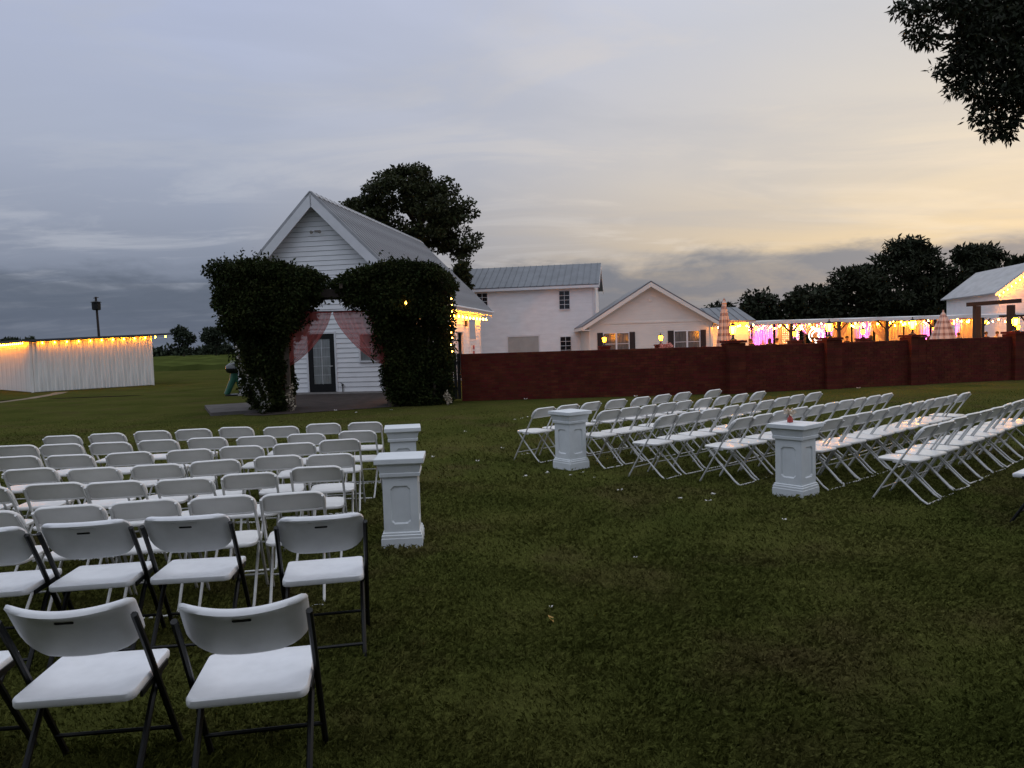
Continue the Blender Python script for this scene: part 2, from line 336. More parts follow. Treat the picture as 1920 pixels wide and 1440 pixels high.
# ------------------------------------------------------------------ small builders
def window(parent, x0, x1, z0, z1, y, cols=2, rows=2, fr=.06, m=None, frame=TRIM, name='window', bar=.025):
    f = MB(); d0, d1 = y-.05, y+.04
    f.box(x0-fr, x0, d0, d1, z0-fr, z1+fr).box(x1, x1+fr, d0, d1, z0-fr, z1+fr).box(x0, x1, d0, d1, z1, z1+fr).box(x0, x1, d0-.02, d1, z0-fr, z0)
    wn = f.build(name, frame, parent); cw = (x1-x0)/cols; rh = (z1-z0)/rows
    for i in range(cols):
        for j in range(rows):
            MB().box(x0+i*cw+bar/2*(i > 0), x0+(i+1)*cw-bar/2*(i < cols-1), y-.012, y+.0, z0+j*rh+bar/2*(j > 0), z0+(j+1)*rh-bar/2*(j < rows-1)).build('pane', m or GLASS, wn)
    b = MB()
    for i in range(1, cols): b.box(x0+i*cw-bar/2, x0+i*cw+bar/2, y-.035, y+.002, z0, z1)
    for j in range(1, rows): b.box(x0, x1, y-.032, y+.001, z0+j*rh-bar/2, z0+j*rh+bar/2)
    if b.v: b.build('muntin', frame, wn)
    return wn
BULB_D = mat('soft_bulb', (1., .28, .010), emit=240.); BULB_T = mat('tiny_bulb', (1., .45, .06), emit=45.)
BULB_CH = MB().lathe([(.008, .06), (.014, .048), (.026, .02), (.031, 0), (.024, -.024), (.008, -.038)], 8).mesh('bulb', BULB, 60)
BULB_ME = MB().lathe([(.006, .055), (.012, .045), (.022, .02), (.026, 0), (.020, -.022), (.006, -.034)], 8).mesh('bulb', BULB_D, 60)
BULB_BIG = MB().lathe([(.010, .07), (.018, .055), (.028, .024), (.033, 0), (.026, -.028), (.008, -.042)], 8).mesh('bulb', mat('barn_bulb', (1., .27, .010), emit=300.), 60)
BULB_PAV = MB().lathe([(.010, .06), (.016, .045), (.023, .02), (.027, 0), (.021, -.022), (.007, -.034)], 8).mesh('bulb', BULB_S, 60)
def string_lights(label, pts, n, sag=.04, me=BULB_ME, group=None, drop=.05, jit=0.):
    t = thing('string_lights', label, 'string lights', pts[0], 0, group); o = Vector(pts[0]); P = [Vector(p)-o for p in pts]; seg = [(P[i+1]-P[i]).length for i in range(len(P)-1)]; tot = sum(seg)
    def at(s_):
        s_ *= tot
        for i, q in enumerate(seg):
            if s_ <= q or i == len(seg)-1:
                u = s_/q; return P[i].lerp(P[i+1], u)-Vector((0, 0, sag*4*u*(1-u)))
            s_ -= q
    MB().tube([at(k/(n*2)) for k in range(n*2+1)], .007, 5).build('wire', BLACK, t)
    for k in range(n):
        p = at((k+.5)/n); link('bulb', me, t, (p.x+random.uniform(-jit, jit), p.y+random.uniform(-jit, jit), p.z-drop+random.uniform(-jit, jit)), (random.uniform(-.2, .2), random.uniform(-.2, .2), 0))
    return t
def siding_board(parent, x0, x1, z0, z1, y, xt0=None, xt1=None, proud=.024, **kw):
    xt0 = x0 if xt0 is None else xt0; xt1 = x1 if xt1 is None else xt1
    MB().hexa([(x0, y-proud, z0), (x1, y-proud, z0), (x1, y, z0), (x0, y, z0), (xt0, y-.005, z1), (xt1, y-.005, z1), (xt1, y, z1), (xt0, y, z1)]).build('siding_board', SIDING, parent, **kw)
def cut(a, b, z0, z1, holes):
    seg = [(a, b)]
    for (h0, h1, g0, g1) in holes:
        if z1 <= g0+.02 or z0 >= g1-.02: continue
        nx_ = []
        for (p, q) in seg:
            if h1 <= p or h0 >= q: nx_.append((p, q)); continue
            if h0 > p: nx_.append((p, h0))
            if h1 < q: nx_.append((h1, q))
        seg = nx_
    return seg
def lap_sheet(mb, x0, x1, z0, z1, y, ex=.13, hw=None):
    z = z0
    while z < z1-.01:
        zt = min(z+ex, z1); a, b = (x0, x1) if hw is None else (max(x0, -hw(z)), min(x1, hw(z))); c, d = (x0, x1) if hw is None else (max(x0, -hw(zt)), min(x1, hw(zt)))
        if b-a > .05: mb.hexa([(a, y-.02, z), (b, y-.02, z), (b, y, z), (a, y, z), (c, y-.004, zt), (d, y-.004, zt), (d, y, zt), (c, y, zt)])
        z += ex

# ------------------------------------------------------------------ chapel
def chapel():
    th = .164; HW, EZ, RZ, OV, LN = 3.701, 3.252, 7.019, .45, 12.624; WW, WL = 3.25, 11.9; sl_ = (RZ-EZ)/HW
    t = thing('chapel', 'white clapboard chapel with steep ribbed metal roof behind the vine arbor', 'chapel', (-6.692, 26.557, 0), -th)
    apex = RZ-.22; hw = lambda z: min(WW, max(0, (apex-z)/sl_))
    ex = .172; fh = [(-.56, .49, -.1, 2.16), (1.36, 2.32, 1.10, 2.14)]; z = .08
    while z < apex-.1:
        zt = z+ex-.010
        for (a, b) in cut(-WW, WW, z, z+ex, fh):
            a0, b0, a1, b1 = max(a, -hw(z)), min(b, hw(z)), max(a, -hw(zt)), min(b, hw(zt))
            if b0-a0 > .03: siding_board(t, a0, b0, z, zt, 0, xt0=min(a1, b1), xt1=max(a1, b1))
        z += ex
    side = dict(loc=(WW, 0, 0), rot=(0, 0, R(90)))   # pieces of the right-hand wall: their x runs along it
    sh = [(6.85, 8.0, -.1, 2.16), (9.35, 10.85, 1.80, 2.84)]; z = .08
    while z < EZ+.2:
        for (a, b) in cut(.02, WL-.16, z, z+ex, sh): siding_board(t, a, b, z, z+ex+.012, 0, **side)
        z += ex
    MB().box(-WW, -WW+.1, .05, WL, .02, EZ+.1).build('rear_wall', SIDING, t)
    MB().box(-WW+.1, WW-.1, 9.1, 9.2, .02, EZ+.3).build('porch_wall', SIDING, t)
    MB().add([(-WW, .006, .08), (WW, .006, .08), (WW, .006, hw(0) and apex-WW*sl_), (0, .006, apex), (-WW, .006, apex-WW*sl_)], [(0, 1, 2, 3, 4)]).build('lap_shade_backing', BLACK, t)  # black sheet seen through the board gaps, draws the shade lines under the laps
    MB().box(-WW-.05, WW+.05, -.05, WL, 0, .075).build('foundation', CONC, t)
    for x in (-WW-.01, WW-.11): MB().box(x, x+.12, -.035, .0, .078, hw(0) and EZ+.25).build('corner_board', TRIM, t)
    MB().box(WW-.02, WW+.045, WL-.16, WL, .078, EZ).build('porch_post', TRIM, t)
    MB().box(WW-.01, WW+.03, 9.22, 9.34, .078, EZ).build('porch_post', TRIM, t)
    # roof: one panel between ribs, each its own piece
    n = 34; pw = (LN+2*OV)/n; dl = math.hypot(HW, RZ-EZ)
    for sgn in (1, -1):
        pm = MB(); ux, uz = sgn*HW/dl, -(RZ-EZ)/dl; nx, nz = sgn*(RZ-EZ)/dl, HW/dl
        def P(s_, y, h): return (ux*s_+nx*h, y, RZ+uz*s_+nz*h)
        def q(y0, y1, h0, h1, s0=.0, s1=dl+.06):
            pp = [P(s0, y0, h0), P(s1, y0, h0), P(s1, y1, h0), P(s0, y1, h0), P(s0, y0, h1), P(s1, y0, h1), P(s1, y1, h1), P(s0, y1, h1)]
            pm.hexa(pp if sgn > 0 else [pp[1], pp[0], pp[3], pp[2], pp[5], pp[4], pp[7], pp[6]])
        q(.0, pw-.002, -.03, 0); q(.0, .05, .001, .065); q(pw*.5-.015, pw*.5+.015, .001, .022)
        me = pm.mesh('roof_panel', ROOFM)
        for k in range(n): link('roof_panel', me, t, (0, -OV+k*pw, 0))
        # rake fascia, soffit, eave fascia
        for yy in (-OV, LN+OV-.05):
            f = MB(); a = P(0.0, yy, -.035); b = P(dl+.02, yy, -.035); hgt = .30 if yy < 0 else .2
            f.hexa([(a[0], yy-.012, a[2]-hgt*1.42), (b[0], yy-.012, b[2]-hgt*1.42), (b[0], yy+.03, b[2]-hgt*1.42), (a[0], yy+.03, a[2]-hgt*1.42), (a[0], yy-.012, a[2]), (b[0], yy-.012, b[2]), (b[0], yy+.03, b[2]), (a[0], yy+.03, a[2])])
            f.build('rake_board', TRIM, t)
        f = MB(); f.hexa([P(.05, -OV+.04, -.12), P(dl, -OV+.04, -.12), P(dl, -.03, -.12), P(.05, -.03, -.12), P(.05, -OV+.04, -.10), P(dl, -OV+.04, -.10), P(dl, -.03, -.10), P(.05, -.03, -.10)]); f.build('soffit', TRIM, t)
        x = sgn*(HW+.0); MB().box(min(x, x-sgn*.03), max(x, x-sgn*.03), -OV+.05, LN+OV-.06, EZ-.21, EZ-.045).build('eave_fascia', TRIM, t)
        MB().box(min(sgn*WW+sgn*.05, x-sgn*.04), max(sgn*WW+sgn*.05, x-sgn*.04), -OV+.06, LN+OV-.07, EZ-.20, EZ-.18).build('soffit', TRIM, t)
        MB().tube([(x+sgn*.06, -OV, EZ-.06), (x+sgn*.06, LN+OV, EZ-.06)], .05, 8).build('gutter', TRIM, t)
    rc = MB(); 
    for sgn in (1, -1): rc.hexa([(0, -OV-.02, RZ+.02), (sgn*.17, -OV-.02, RZ-.13), (sgn*.17, LN+OV+.02, RZ-.13), (0, LN+OV+.02, RZ+.02), (0, -OV-.02, RZ+.06), (sgn*.19, -OV-.02, RZ-.11), (sgn*.19, LN+OV+.02, RZ-.11), (0, LN+OV+.02, RZ+.06)])
    rc.build('ridge_cap', ROOFM, t)
    # front door
    d = MB().box(-.53, -.36, -.03, .03, .09, 2.14).box(.29, .46, -.03, .03, .09, 2.14).box(-.36, .29, -.03, .03, 1.97, 2.14).box(-.36, .29, -.03, .03, .09, .36).build('door', BLACK, t)
    for i in range(2):
        for j in range(5): MB().box(-.35+i*.325, -.03+i*.325, -.01, .0, .37+j*.32, .68+j*.32).build('pane', mat('door_glass', (.22, .235, .235), .12, .25, 5, spec=.7, stretch=(3, 1, .4)), d)
    MB().box(-.036, -.024, -.02, .004, .36, 1.97).box(-.35, .28, -.018, .003, .682, .690).box(-.35, .28, -.018, .003, 1.002, 1.010).box(-.35, .28, -.018, .003, 1.322, 1.330).box(-.35, .28, -.018, .003, 1.642, 1.650).build('muntin', TRIM, d)
    MB().tube([(.37, -.03, 1.0), (.37, -.09, 1.0), (.28, -.09, 1.0)], .012, 6).build('handle', TUBE, d)
    MB().box(-.60, -.535, -.045, .0, .09, 2.2).box(.465, .53, -.045, .0, .09, 2.2).box(-.60, .53, -.046, .0, 2.145, 2.22).build('door_casing', TRIM, t)
    window(t, 1.42, 2.26, 1.16, 2.08, -.0, 2, 2, m=mat('window_glass', (.16, .17, .17), .12, .3, 4, spec=.7, stretch=(3, 1, .5)))
    MB().tube([(.72, -.06, .08), (.72, -.06, .36), (.66, -.10, .40)], .018, 6).box(.68, .76, -.09, -.04, .30, .34).build('standpipe', BLACK, t)
    FLM = mat('flood_grey', (.26, .24, .21), .6); fl = MB().box(-.08, .08, -.06, -.02, 5.73, 5.78).build('flood_light', FLM, t)
    for sgn in (-1, 1): MB().lathe([(.025, 0), (.055, .07), (.06, .09)], 8).build('lamp_head', FLM, fl, (sgn*.13, -.09, 5.72), (R(100), 0, R(20*sgn)))
    # side door, sign, wall box
    MB().box(6.80, 6.85, -.03, .06, .08, 2.2).box(8.0, 8.05, -.03, .06, .08, 2.2).box(6.80, 8.05, -.031, .06, 2.165, 2.23).build('door_casing', TRIM, t, **side)
    MB().box(7.35, 8.0, .20, .24, .08, 2.14).build('door', SIDING, t, **side)
    MB().box(9.33, 10.87, -.04, .05, 1.74, 1.795).box(9.33, 10.87, -.04, .05, 2.845, 2.88).build('window_frame', TRIM, t, **side)
    sg = MB().box(9.75, 10.45, -.045, -.028, .98, 1.62).build('notice', TRIM, t, **side)
    for k in range(2): MB().box(9.92, 10.28, -.052, -.047, 1.07+k*.27, 1.27+k*.27).build('red_print', mat('red_print', (.45, .07, .05), .6), sg)
    MB().box(8.45, 8.70, -.10, -.03, 2.42, 2.70).build('wall_box', BLACK, t, **side)
    a, dd = Vector((math.cos(th), -math.sin(th), 0)), Vector((math.sin(th), math.cos(th), 0)); o = Vector((-6.692, 26.557, 0))
    W = lambda s_, tt, z: tuple(o+a*s_+dd*tt+Vector((0, 0, z)))
    string_lights('warm string lights along the right eave of the white chapel', [W(3.45, .1, 3.02), W(3.47, 6, 3.0), W(3.47, 12.9, 3.0)], 17, .03, BULB_CH, drop=.17)
    return t
chapel()

# ------------------------------------------------------------------ two-storey house, gabled cottage, wing, barn
def house_two():
    t = thing('two_storey_house', 'tall white two-storey house with grey metal roof behind the brick wall', 'house', (5.18, 46, 0), -.164)
    b = MB(); lap_sheet(b, -9.6, 0, .02, 5.06, 0, .135); b.build('siding', SIDING, t); MB().box(-9.6, 0, .002, 6, .02, 5.06).build('wall', SIDING, t)
    g = MB(); g.add([(.002, 0, 5.06), (.002, 6, 5.06), (.002, 3, 6.4)], [(0, 1, 2)]); g.build('gable', SIDING, t)
    for sgn in (0, 1):
        y0, y1 = (-.35, 3) if sgn == 0 else (6.35, 3); m_ = MB(); x0, x1 = -9.9, .35
        m_.hexa([(x0, y0, 4.94), (x1, y0, 4.94), (x1, y1, 6.50), (x0, y1, 6.50), (x0, y0, 5.02), (x1, y0, 5.02), (x1, y1, 6.58), (x0, y1, 6.58)])
        rf = m_.build('roof', ROOFG, t)
        if sgn == 0:
            L_ = math.hypot(3.35, 1.56)
            for k in range(26):
                x = x0+.02+k*.4; MB().beam((x, y0, 5.025), (x, y1, 6.585), .035, .05).build('roof_rib', ROOFG, rf)
    MB().box(-9.9, .35, -.37, -.34, 4.80, 4.95).build('fascia', TRIM, t); MB().box(-9.9, .35, -.34, -.03, 4.80, 4.82).build('soffit', TRIM, t)
    for yy0, yy1 in ((-.35, 3), (6.35, 3)): MB().beam((.34, yy0, 4.86), (.34, yy1, 6.42), .04, .24).build('rake_board', TRIM, t)
    MB().box(-.11, .015, -.04, -.022, .02, 4.8).build('corner_board', TRIM, t); MB().tube([(.07, -.06, .05), (.07, -.06, 4.75)], .045, 7).build('downpipe', TRIM, t)
    for (x0, x1, z0, z1) in ((-2.12, -1.50, 3.56, 4.66), (-7.3, -6.65, 3.7, 4.72), (-2.12, -1.48, .75, 1.84)): window(t, x0, x1, z0, z1, -.03, 2, 4, .035, bar=.022)
    MB().box(-5.42, -3.48, -.032, -.026, .02, 1.93).build('garage_door', mat('garage_panel', (.36, .36, .34), .6, .08, 2), t)
    MB().box(-5.5, -5.42, -.05, -.022, .02, 2.0).box(-3.48, -3.40, -.05, -.022, .02, 2.0).box(-5.5, -3.40, -.052, -.022, 1.935, 2.02).build('door_casing', TRIM, t)
    MB().lathe([(.02, 0), (.10, .03), (.10, .12), (.03, .16)], 10).build('flood_light', TRIM, t, (.2, -.15, 2.35))
house_two()
def cottage():
    t = thing('gabled_cottage', 'low cream gabled cottage with dark shutters behind the brick wall', 'house', (7.12, 38, 0), -.035)
    HWr, EZ, RZ, WW = 3.45, 2.36, 4.50, 3.10; sl_ = (RZ-EZ)/HWr; hw = lambda z: min(WW, max(0, (RZ-.16-z)/sl_))
    b = MB(); lap_sheet(b, -WW, WW, .02, 2.42, 0, .125); lap_sheet(b, -WW, WW, 2.47, RZ-.2, -.02, .125, hw); b.build('siding', SIDING2, t); MB().box(-WW, WW, .002, 9, .02, 2.4).build('wall', SIDING2, t)
    MB().box(-WW, WW, -.05, -.0, 2.40, 2.47).build('gable_trim', SIDING2, t)
    dl = math.hypot(HWr, RZ-EZ)
    for sgn in (1, -1):
        x = sgn*HWr; m_ = MB(); p = [(0, -.4, RZ-.07), (x, -.4, EZ-.07), (x, 9.4, EZ-.07), (0, 9.4, RZ-.07), (0, -.4, RZ), (x, -.4, EZ), (x, 9.4, EZ), (0, 9.4, RZ)]
        m_.hexa(p if sgn > 0 else [p[1], p[0], p[3], p[2], p[5], p[4], p[7], p[6]]); m_.build('roof', ROOFG, t)
        f = MB(); f.hexa([(0, -.42, RZ-.30), (x, -.42, EZ-.26), (x, -.38, EZ-.26), (0, -.38, RZ-.30), (0, -.42, RZ-.075), (x, -.42, EZ-.075), (x, -.38, EZ-.075), (0, -.38, RZ-.075)]); f.build('rake_board', SIDING2, t)
        MB().box(min(sgn*WW, x), max(sgn*WW, x), -.38, 0, EZ-.27, EZ-.22).box(min(x-.02, x+.02), max(x-.02, x+.02), -.37, 9.3, EZ-.25, EZ-.08).build('eave_return', SIDING2, t)
        s2 = MB(); s2.hexa([(0, -.38, RZ-.13), (x, -.38, EZ-.13), (x, -.0, EZ-.13), (0, -.0, RZ-.13), (0, -.38, RZ-.10), (x, -.38, EZ-.10), (x, 0, EZ-.10), (0, 0, RZ-.10)]); s2.build('soffit', SIDING2, t)
        MB().box(sgn*(WW-.04)-.06, sgn*(WW-.04)+.06, -.045, -.022, .02, 2.4).build('corner_board', SIDING2, t)
    CW = mat('cottage_window', (.12, .115, .11), .10, .45, 5, spec=.4, stretch=(5, 1, .3)); SH = mat('dark_shutter', (.018, .010, .010), .6)
    for x0 in (-2.37, 1.20):
        window(t, x0, x0+.58, .85, 1.92, -.03, 1, 2, .04, CW); window(t, x0+.66, x0+1.24, .85, 1.92, -.03, 1, 2, .04, CW)
        for a in (x0-.34, x0+1.29):
            s_ = MB().box(a, a+.28, -.06, -.022, .80, 1.97).build('shutter', SH, t)
            for k in range(9): MB().box(a+.04, a+.24, -.075, -.061, .88+k*.118, .95+k*.118).build('slat', SH, s_)
    MB().lathe([(.10, 0), (.10, .03), (.02, .05)], 10).build('gable_vent', SIDING2, t, (0, -.04, 3.55), (R(90), 0, 0))
    wg = thing('rear_wing', 'small grey metal roof wing rising behind the cream cottage', 'house', (10.2, 41.6, 0), -.035)
    b = MB(); lap_sheet(b, 0, 3.0, .02, 2.35, 0, .125); b.build('siding', SIDING2, wg); MB().box(0, 3.0, .002, 5, .02, 2.35).build('wall', SIDING2, wg)
    for y0, y1 in ((-.4, 2.4), (5.2, 2.4)): 
        m_ = MB(); m_.hexa([(-.5, y0, 2.36), (3.3, y0, 2.36), (3.0, y1, 3.2), (-.5, y1, 3.2), (-.5, y0, 2.44), (3.3, y0, 2.44), (3.0, y1, 3.28), (-.5, y1, 3.28)]); rf = m_.build('roof', ROOFG, wg)
        if y0 < 0:
            for k in range(8): MB().beam((-.3+k*.45, y0, 2.445), (-.3+k*.42, y1, 3.285), .03, .05).build('roof_rib', ROOFG, rf)
    string_lights('short warm string lights under the eave beside the striped umbrella', [(10.35, 37.5, 2.1), (12.6, 41.0, 2.2), (13.6, 41.3, 2.25)], 12, .05, BULB_PAV)
cottage()
def barn():
    rz = -math.atan(1.93/9.3); t = thing('white_barn', 'white barn with grey roof and glowing gable at the courtyard end', 'barn', (32.64, 50, 0), rz)
    b = MB(); lap_sheet(b, 0, 4.4, .02, 4.1, 0, .2); b.build('siding', SIDING, t); MB().box(0, 4.4, .002, 9.5, .02, 4.1).build('wall', SIDING, t)
    MB().add([(0, -.002, 4.1), (4.4, -.002, 4.1), (2.2, -.002, 5.82)], [(0, 1, 2)]).build('gable', SIDING, t)
    for sgn in (1, -1):
        x = 2.2+sgn*2.55; z = 5.95-2.55*.79; p = [(2.2, -.3, 5.87), (x, -.3, z-.08), (x, 9.8, z-.08), (2.2, 9.8, 5.87), (2.2, -.3, 5.95), (x, -.3, z), (x, 9.8, z), (2.2, 9.8, 5.95)]
        MB().hexa(p if sgn > 0 else [p[1], p[0], p[3], p[2], p[5], p[4], p[7], p[6]]).build('roof', ROOFM, t); MB().beam((2.2, -.31, 5.78), (x, -.31, z-.17), .03, .16).build('rake_board', TRIM, t)
    M_ = Matrix.Translation((32.64, 50, 0)) @ Matrix.Rotation(rz, 4, 'Z'); Q = lambda x, y, z: tuple(M_ @ Vector((x, y, z)))
    string_lights('warm string lights along the sloping gable edge of the white barn', [Q(-.25, -.42, 3.72), Q(1.0, -.42, 4.7), Q(2.2, -.42, 5.6), Q(3.6, -.42, 4.5)], 16, .05, BULB_BIG)
barn()

# ------------------------------------------------------------------ shed with string lights, bird house pole
def shed():
    ang = math.atan2(3.92, 3.63); t = thing('white_shed', 'low white corrugated shed with string lights in the left field', 'shed', (-21.84, 34, 0), ang)
    LX, LY = 5.34, 8.0; ht = lambda x: 2.30+.035*x
    def panel(parent, wdt, h0, h1, name='wall_panel'):
        m_ = MB(); nr = 4; pts = []; p = wdt/nr
        for k in range(nr):
            for (a, d) in ((0, 0), (.30, 0), (.42, -.045), (.72, -.045), (.84, 0)): pts.append((k*p+a*p, d))
        pts.append((wdt-.002, 0)); vs = []
        for (a, d) in pts: hh = h0+(h1-h0)*a/wdt; vs += [(a, d, .02), (a, d, hh), ]
        m_.add(vs, [(2*i, 2*i+2, 2*i+3, 2*i+1) for i in range(len(pts)-1)]); return m_.mesh(name, SHEDM)
    n = 8; wd = LX/n
    for k in range(n): link('wall_panel', panel(t, wd, ht(k*wd), ht((k+1)*wd)), t, (k*wd, 0, 0))
    n = 10; wd = LY/n; me = panel(t, wd, ht(0), ht(0))
    for k in range(n): link('wall_panel', me, t, (0, (k+1)*wd, 0), (0, 0, R(-90)))
    MB().box(.05, LX-.02, .06, LY-.02, .0, 2.28).build('inner_wall', SHEDM, t)
    MB().box(-.05, .04, -.055, .04, .0, 2.31).build('corner_trim', SHEDM, t); MB().box(LX-.05, LX+.03, -.05, .04, .0, ht(LX)).build('corner_trim', SHEDM, t)
    m_ = MB(); m_.hexa([(-.4, -.3, 2.31), (LX+.95, -.3, ht(LX+.95)+.02), (LX+.95, LY+.3, ht(LX+.95)+.02), (-.4, LY+.3, 2.31), (-.4, -.3, 2.40), (LX+.95, -.3, ht(LX+.95)+.10), (LX+.95, LY+.3, ht(LX+.95)+.10), (-.4, LY+.3, 2.40)]); m_.build('roof', mat('dark_roof', (.05, .055, .06), .6, .2, 3), t)
    M_ = Matrix.Translation((-21.84, 34, 0)) @ Matrix.Rotation(ang, 4, 'Z'); Q = lambda x, y, z: tuple(M_ @ Vector((x, y, z)))
    string_lights('warm string lights spaced along the long front edge of the white shed', [Q(.2, -.20, 2.26), Q(LX+.9, -.20, 2.47)], 12, .02, BULB_ME, drop=.02)
    string_lights('closely spaced warm string lights on the shaded end of the white shed', [Q(-.22, .1, 2.27), Q(-.22, 7.9, 2.24)], 24, .02, BULB_ME, drop=.02)
    p = thing('bird_house_pole', 'tall dark pole with a black bird house box behind the shed', 'bird house', (-24.2, 44, 0))
    MB().tube([(0, 0, 0), (.03, 0, 2.6), (-.02, 0, 5.0)], [.085, .07, .06], 9).build('pole', WOOD, p, smooth=40)
    bx = MB().lathe([(.16, 0), (.24, .03), (.25, .40), (.19, .46), (.05, .50)], 8).build('nest_box', BLACK, p, (-.02, 0, 4.22)); MB().lathe([(.30, 0), (.29, .03), (.04, .12)], 8).build('cap', BLACK, bx, (0, 0, .45))
    MB().tube([(-.14, 0, 0), (.16, 0, .03)], .02, 6).build('perch', WOOD, p, (-.02, 0, 4.93))
shed()

# ------------------------------------------------------------------ brick wall, piers, lanterns
def brick_run(mb, a, b, h, th_=.22, z0=.0, ln=.205, hh=.066, j=.010):
    a = Vector((*a, 0)); b = Vector((*b, 0)); d = (b-a); Lh = d.length; d.normalize(); nrm_ = Vector((d.y, -d.x, 0)); k = 0; z = z0+.005
    while z+hh <= h+.001:
        s_ = -(ln+j)/2 if k % 2 else 0
        while s_ < Lh-.02:
            p, q = max(s_, 0), min(s_+ln, Lh)
            if q-p > .03:
                o = random.uniform(-.003, .003); P = lambda u, v, zz: tuple(a+d*u+nrm_*v+Vector((0, 0, zz)))
                mb.hexa([P(p, th_/2+o, z), P(q, th_/2+o, z), P(q, -th_/2, z), P(p, -th_/2, z), P(p, th_/2+o, z+hh), P(q, th_/2+o, z+hh), P(q, -th_/2, z+hh), P(p, -th_/2, z+hh)])
            s_ += ln+j
        z += hh+j; k += 1
    return mb
def core(a, b, h, th_):
    a = Vector((*a, 0)); b = Vector((*b, 0)); d = (b-a).normalized(); n_ = Vector((d.y, -d.x, 0))*th_/2; Z = Vector((0, 0, h)); e = d*.006
    return MB().hexa([a+e+n_, b-e+n_, b-e-n_, a+e-n_, a+e+n_+Z, b-e+n_+Z, b-e-n_+Z, a+e-n_+Z])
def pier_bricks(mb, x, y, wd, h, rz):
    c, s_ = math.cos(rz), math.sin(rz); q = wd/2
    for k in range(int(h/.076)):
        z = .005+k*.076; f = [(-q, -.003, -q, q), (.007, q, -q, q)] if k % 2 else [(-q, q, -q, -.003), (-q, q, .007, q)]
        for (x0, x1, y0, y1) in f: mb.hexa([(x+c*u-s_*v, y+s_*u+c*v, zz) for zz in (z, z+.066) for (u, v) in ((x0, y0), (x1, y0), (x1, y1), (x0, y1))])
LANT2 = mat('lantern_glow_soft', (1., .32, .010), emit=34.)
def lantern(x, y, z, label, sc=1.):
    t = thing('lantern', label, 'lantern', (x, y, z), random.uniform(-.3, .3), 'glowing lanterns on brick piers')
    MB().lathe([(.11*sc, 0), (.11*sc, .02*sc), (.05*sc, .05*sc), (.028*sc, .09*sc), (.028*sc, .16*sc), (.075*sc, .185*sc)], 8).build('base', BLACK, t)
    MB().lathe([(.062*sc, .186*sc), (.092*sc, .30*sc), (.098*sc, .37*sc), (.07*sc, .405*sc)], 8).build('glass', LANT if sc == 1 else LANT2, t, smooth=40)
    for k in range(4): MB().beam((.07*sc*math.cos(k*1.571+.4), .07*sc*math.sin(k*1.571+.4), .186*sc), (.104*sc*math.cos(k*1.571+.4), .104*sc*math.sin(k*1.571+.4), .40*sc), .012*sc, .012*sc).build('bar', BLACK, t)
    MB().lathe([(.12*sc, .405*sc), (.10*sc, .425*sc), (.04*sc, .47*sc), (.012*sc, .50*sc), (.02*sc, .52*sc), (.004*sc, .545*sc)], 8).build('cap', BLACK, t)
WA, WB, WC = (-1.45, 21.62), (6.5, 21.48), (18.2, 24.0)
def brick_wall():
    t = thing('brick_wall', 'long dark red brick garden wall with square piers behind the right chairs', 'wall')
    for a, b in ((WA, WB), (WB, WC)):
        core(a, b, 1.36, .20).build('mortar_core', MORTAR, t); o = brick_run(MB(), a, b, 1.37).build('brickwork', BRICK, t); o['kind'] = 'stuff'
    d = (Vector(WC)-Vector(WB)).normalized(); rz = math.atan2(d.y, d.x); spots = []
    for px in (1374, 1554, 1710, 1903):
        k = (px-960+2.4)/1400; u = (k*WB[1]-WB[0])/(d.x-k*d.y); spots.append((WB[0]+d.x*u, WB[1]+d.y*u))
    for (x, y) in spots:
        p = MB(); pier_bricks(p, x, y, .5, 1.45, rz); po = p.build('pier', BRICK, t); m_ = MB(); c, s_ = math.cos(rz), math.sin(rz)
        m_.hexa([(x+c*u-s_*v, y+s_*u+c*v, z) for z in (.0, 1.445) for (u, v) in ((-.24, -.24), (.24, -.24), (.24, .24), (-.24, .24))]); m_.build('mortar_core', MORTAR, po)
        m_ = MB(); m_.hexa([(x+c*u-s_*v, y+s_*u+c*v, z) for z in (1.45, 1.52) for (u, v) in ((-.28, -.28), (.28, -.28), (.28, .28), (-.28, .28))]); m_.build('capstone', BRICK, po)
    for (x, y), nm in zip(spots, ('pier nearest the striped umbrella', 'second pier from the striped umbrella', 'third pier from the striped umbrella', 'pier by the dark timber gateway')): lantern(x, y, 1.52, 'glowing lantern on the front wall '+nm)
    g = thing('garden_gate', 'dark wooden gate between the vine arbor and the brick wall', 'gate', (-1.47, 21.62, 0))
    for k in range(4): MB().box(-.42+k*.105, -.325+k*.105, -.02, .02, .06, 1.38).build('board', mat('gate_black', (.010, .010, .010), .7), g)
    MB().box(-.42, -.01, .021, .05, .3, .4).box(-.42, -.01, .021, .05, 1.05, 1.15).build('rail', BLACK, g)
brick_wall()
for i, (x, where) in enumerate(((4.0, 'by the cottage window'), (6.42, 'above the pink flower pot'), (12.15, 'before the lit drapes'), (15.08, 'in the courtyard middle'), (18.16, 'behind the spread umbrella'), (21.7, 'beyond the timber gateway'))):
    p = MB(); pier_bricks(p, 0, 0, .46, 1.30, 0); t = thing('brick_pier', 'inner courtyard brick pier carrying a lantern '+where, 'pier', (x, 32, 0), 0, 'inner courtyard piers'); p.build('shaft', BRICK, t); MB().box(-.22, .22, -.22, .22, 0, 1.295).build('mortar_core', MORTAR, t); MB().box(-.26, .26, -.26, .26, 1.30, 1.36).build('capstone', BRICK, t)
    lantern(x, 32, 1.36, 'glowing lantern on the inner pier '+where, .9)
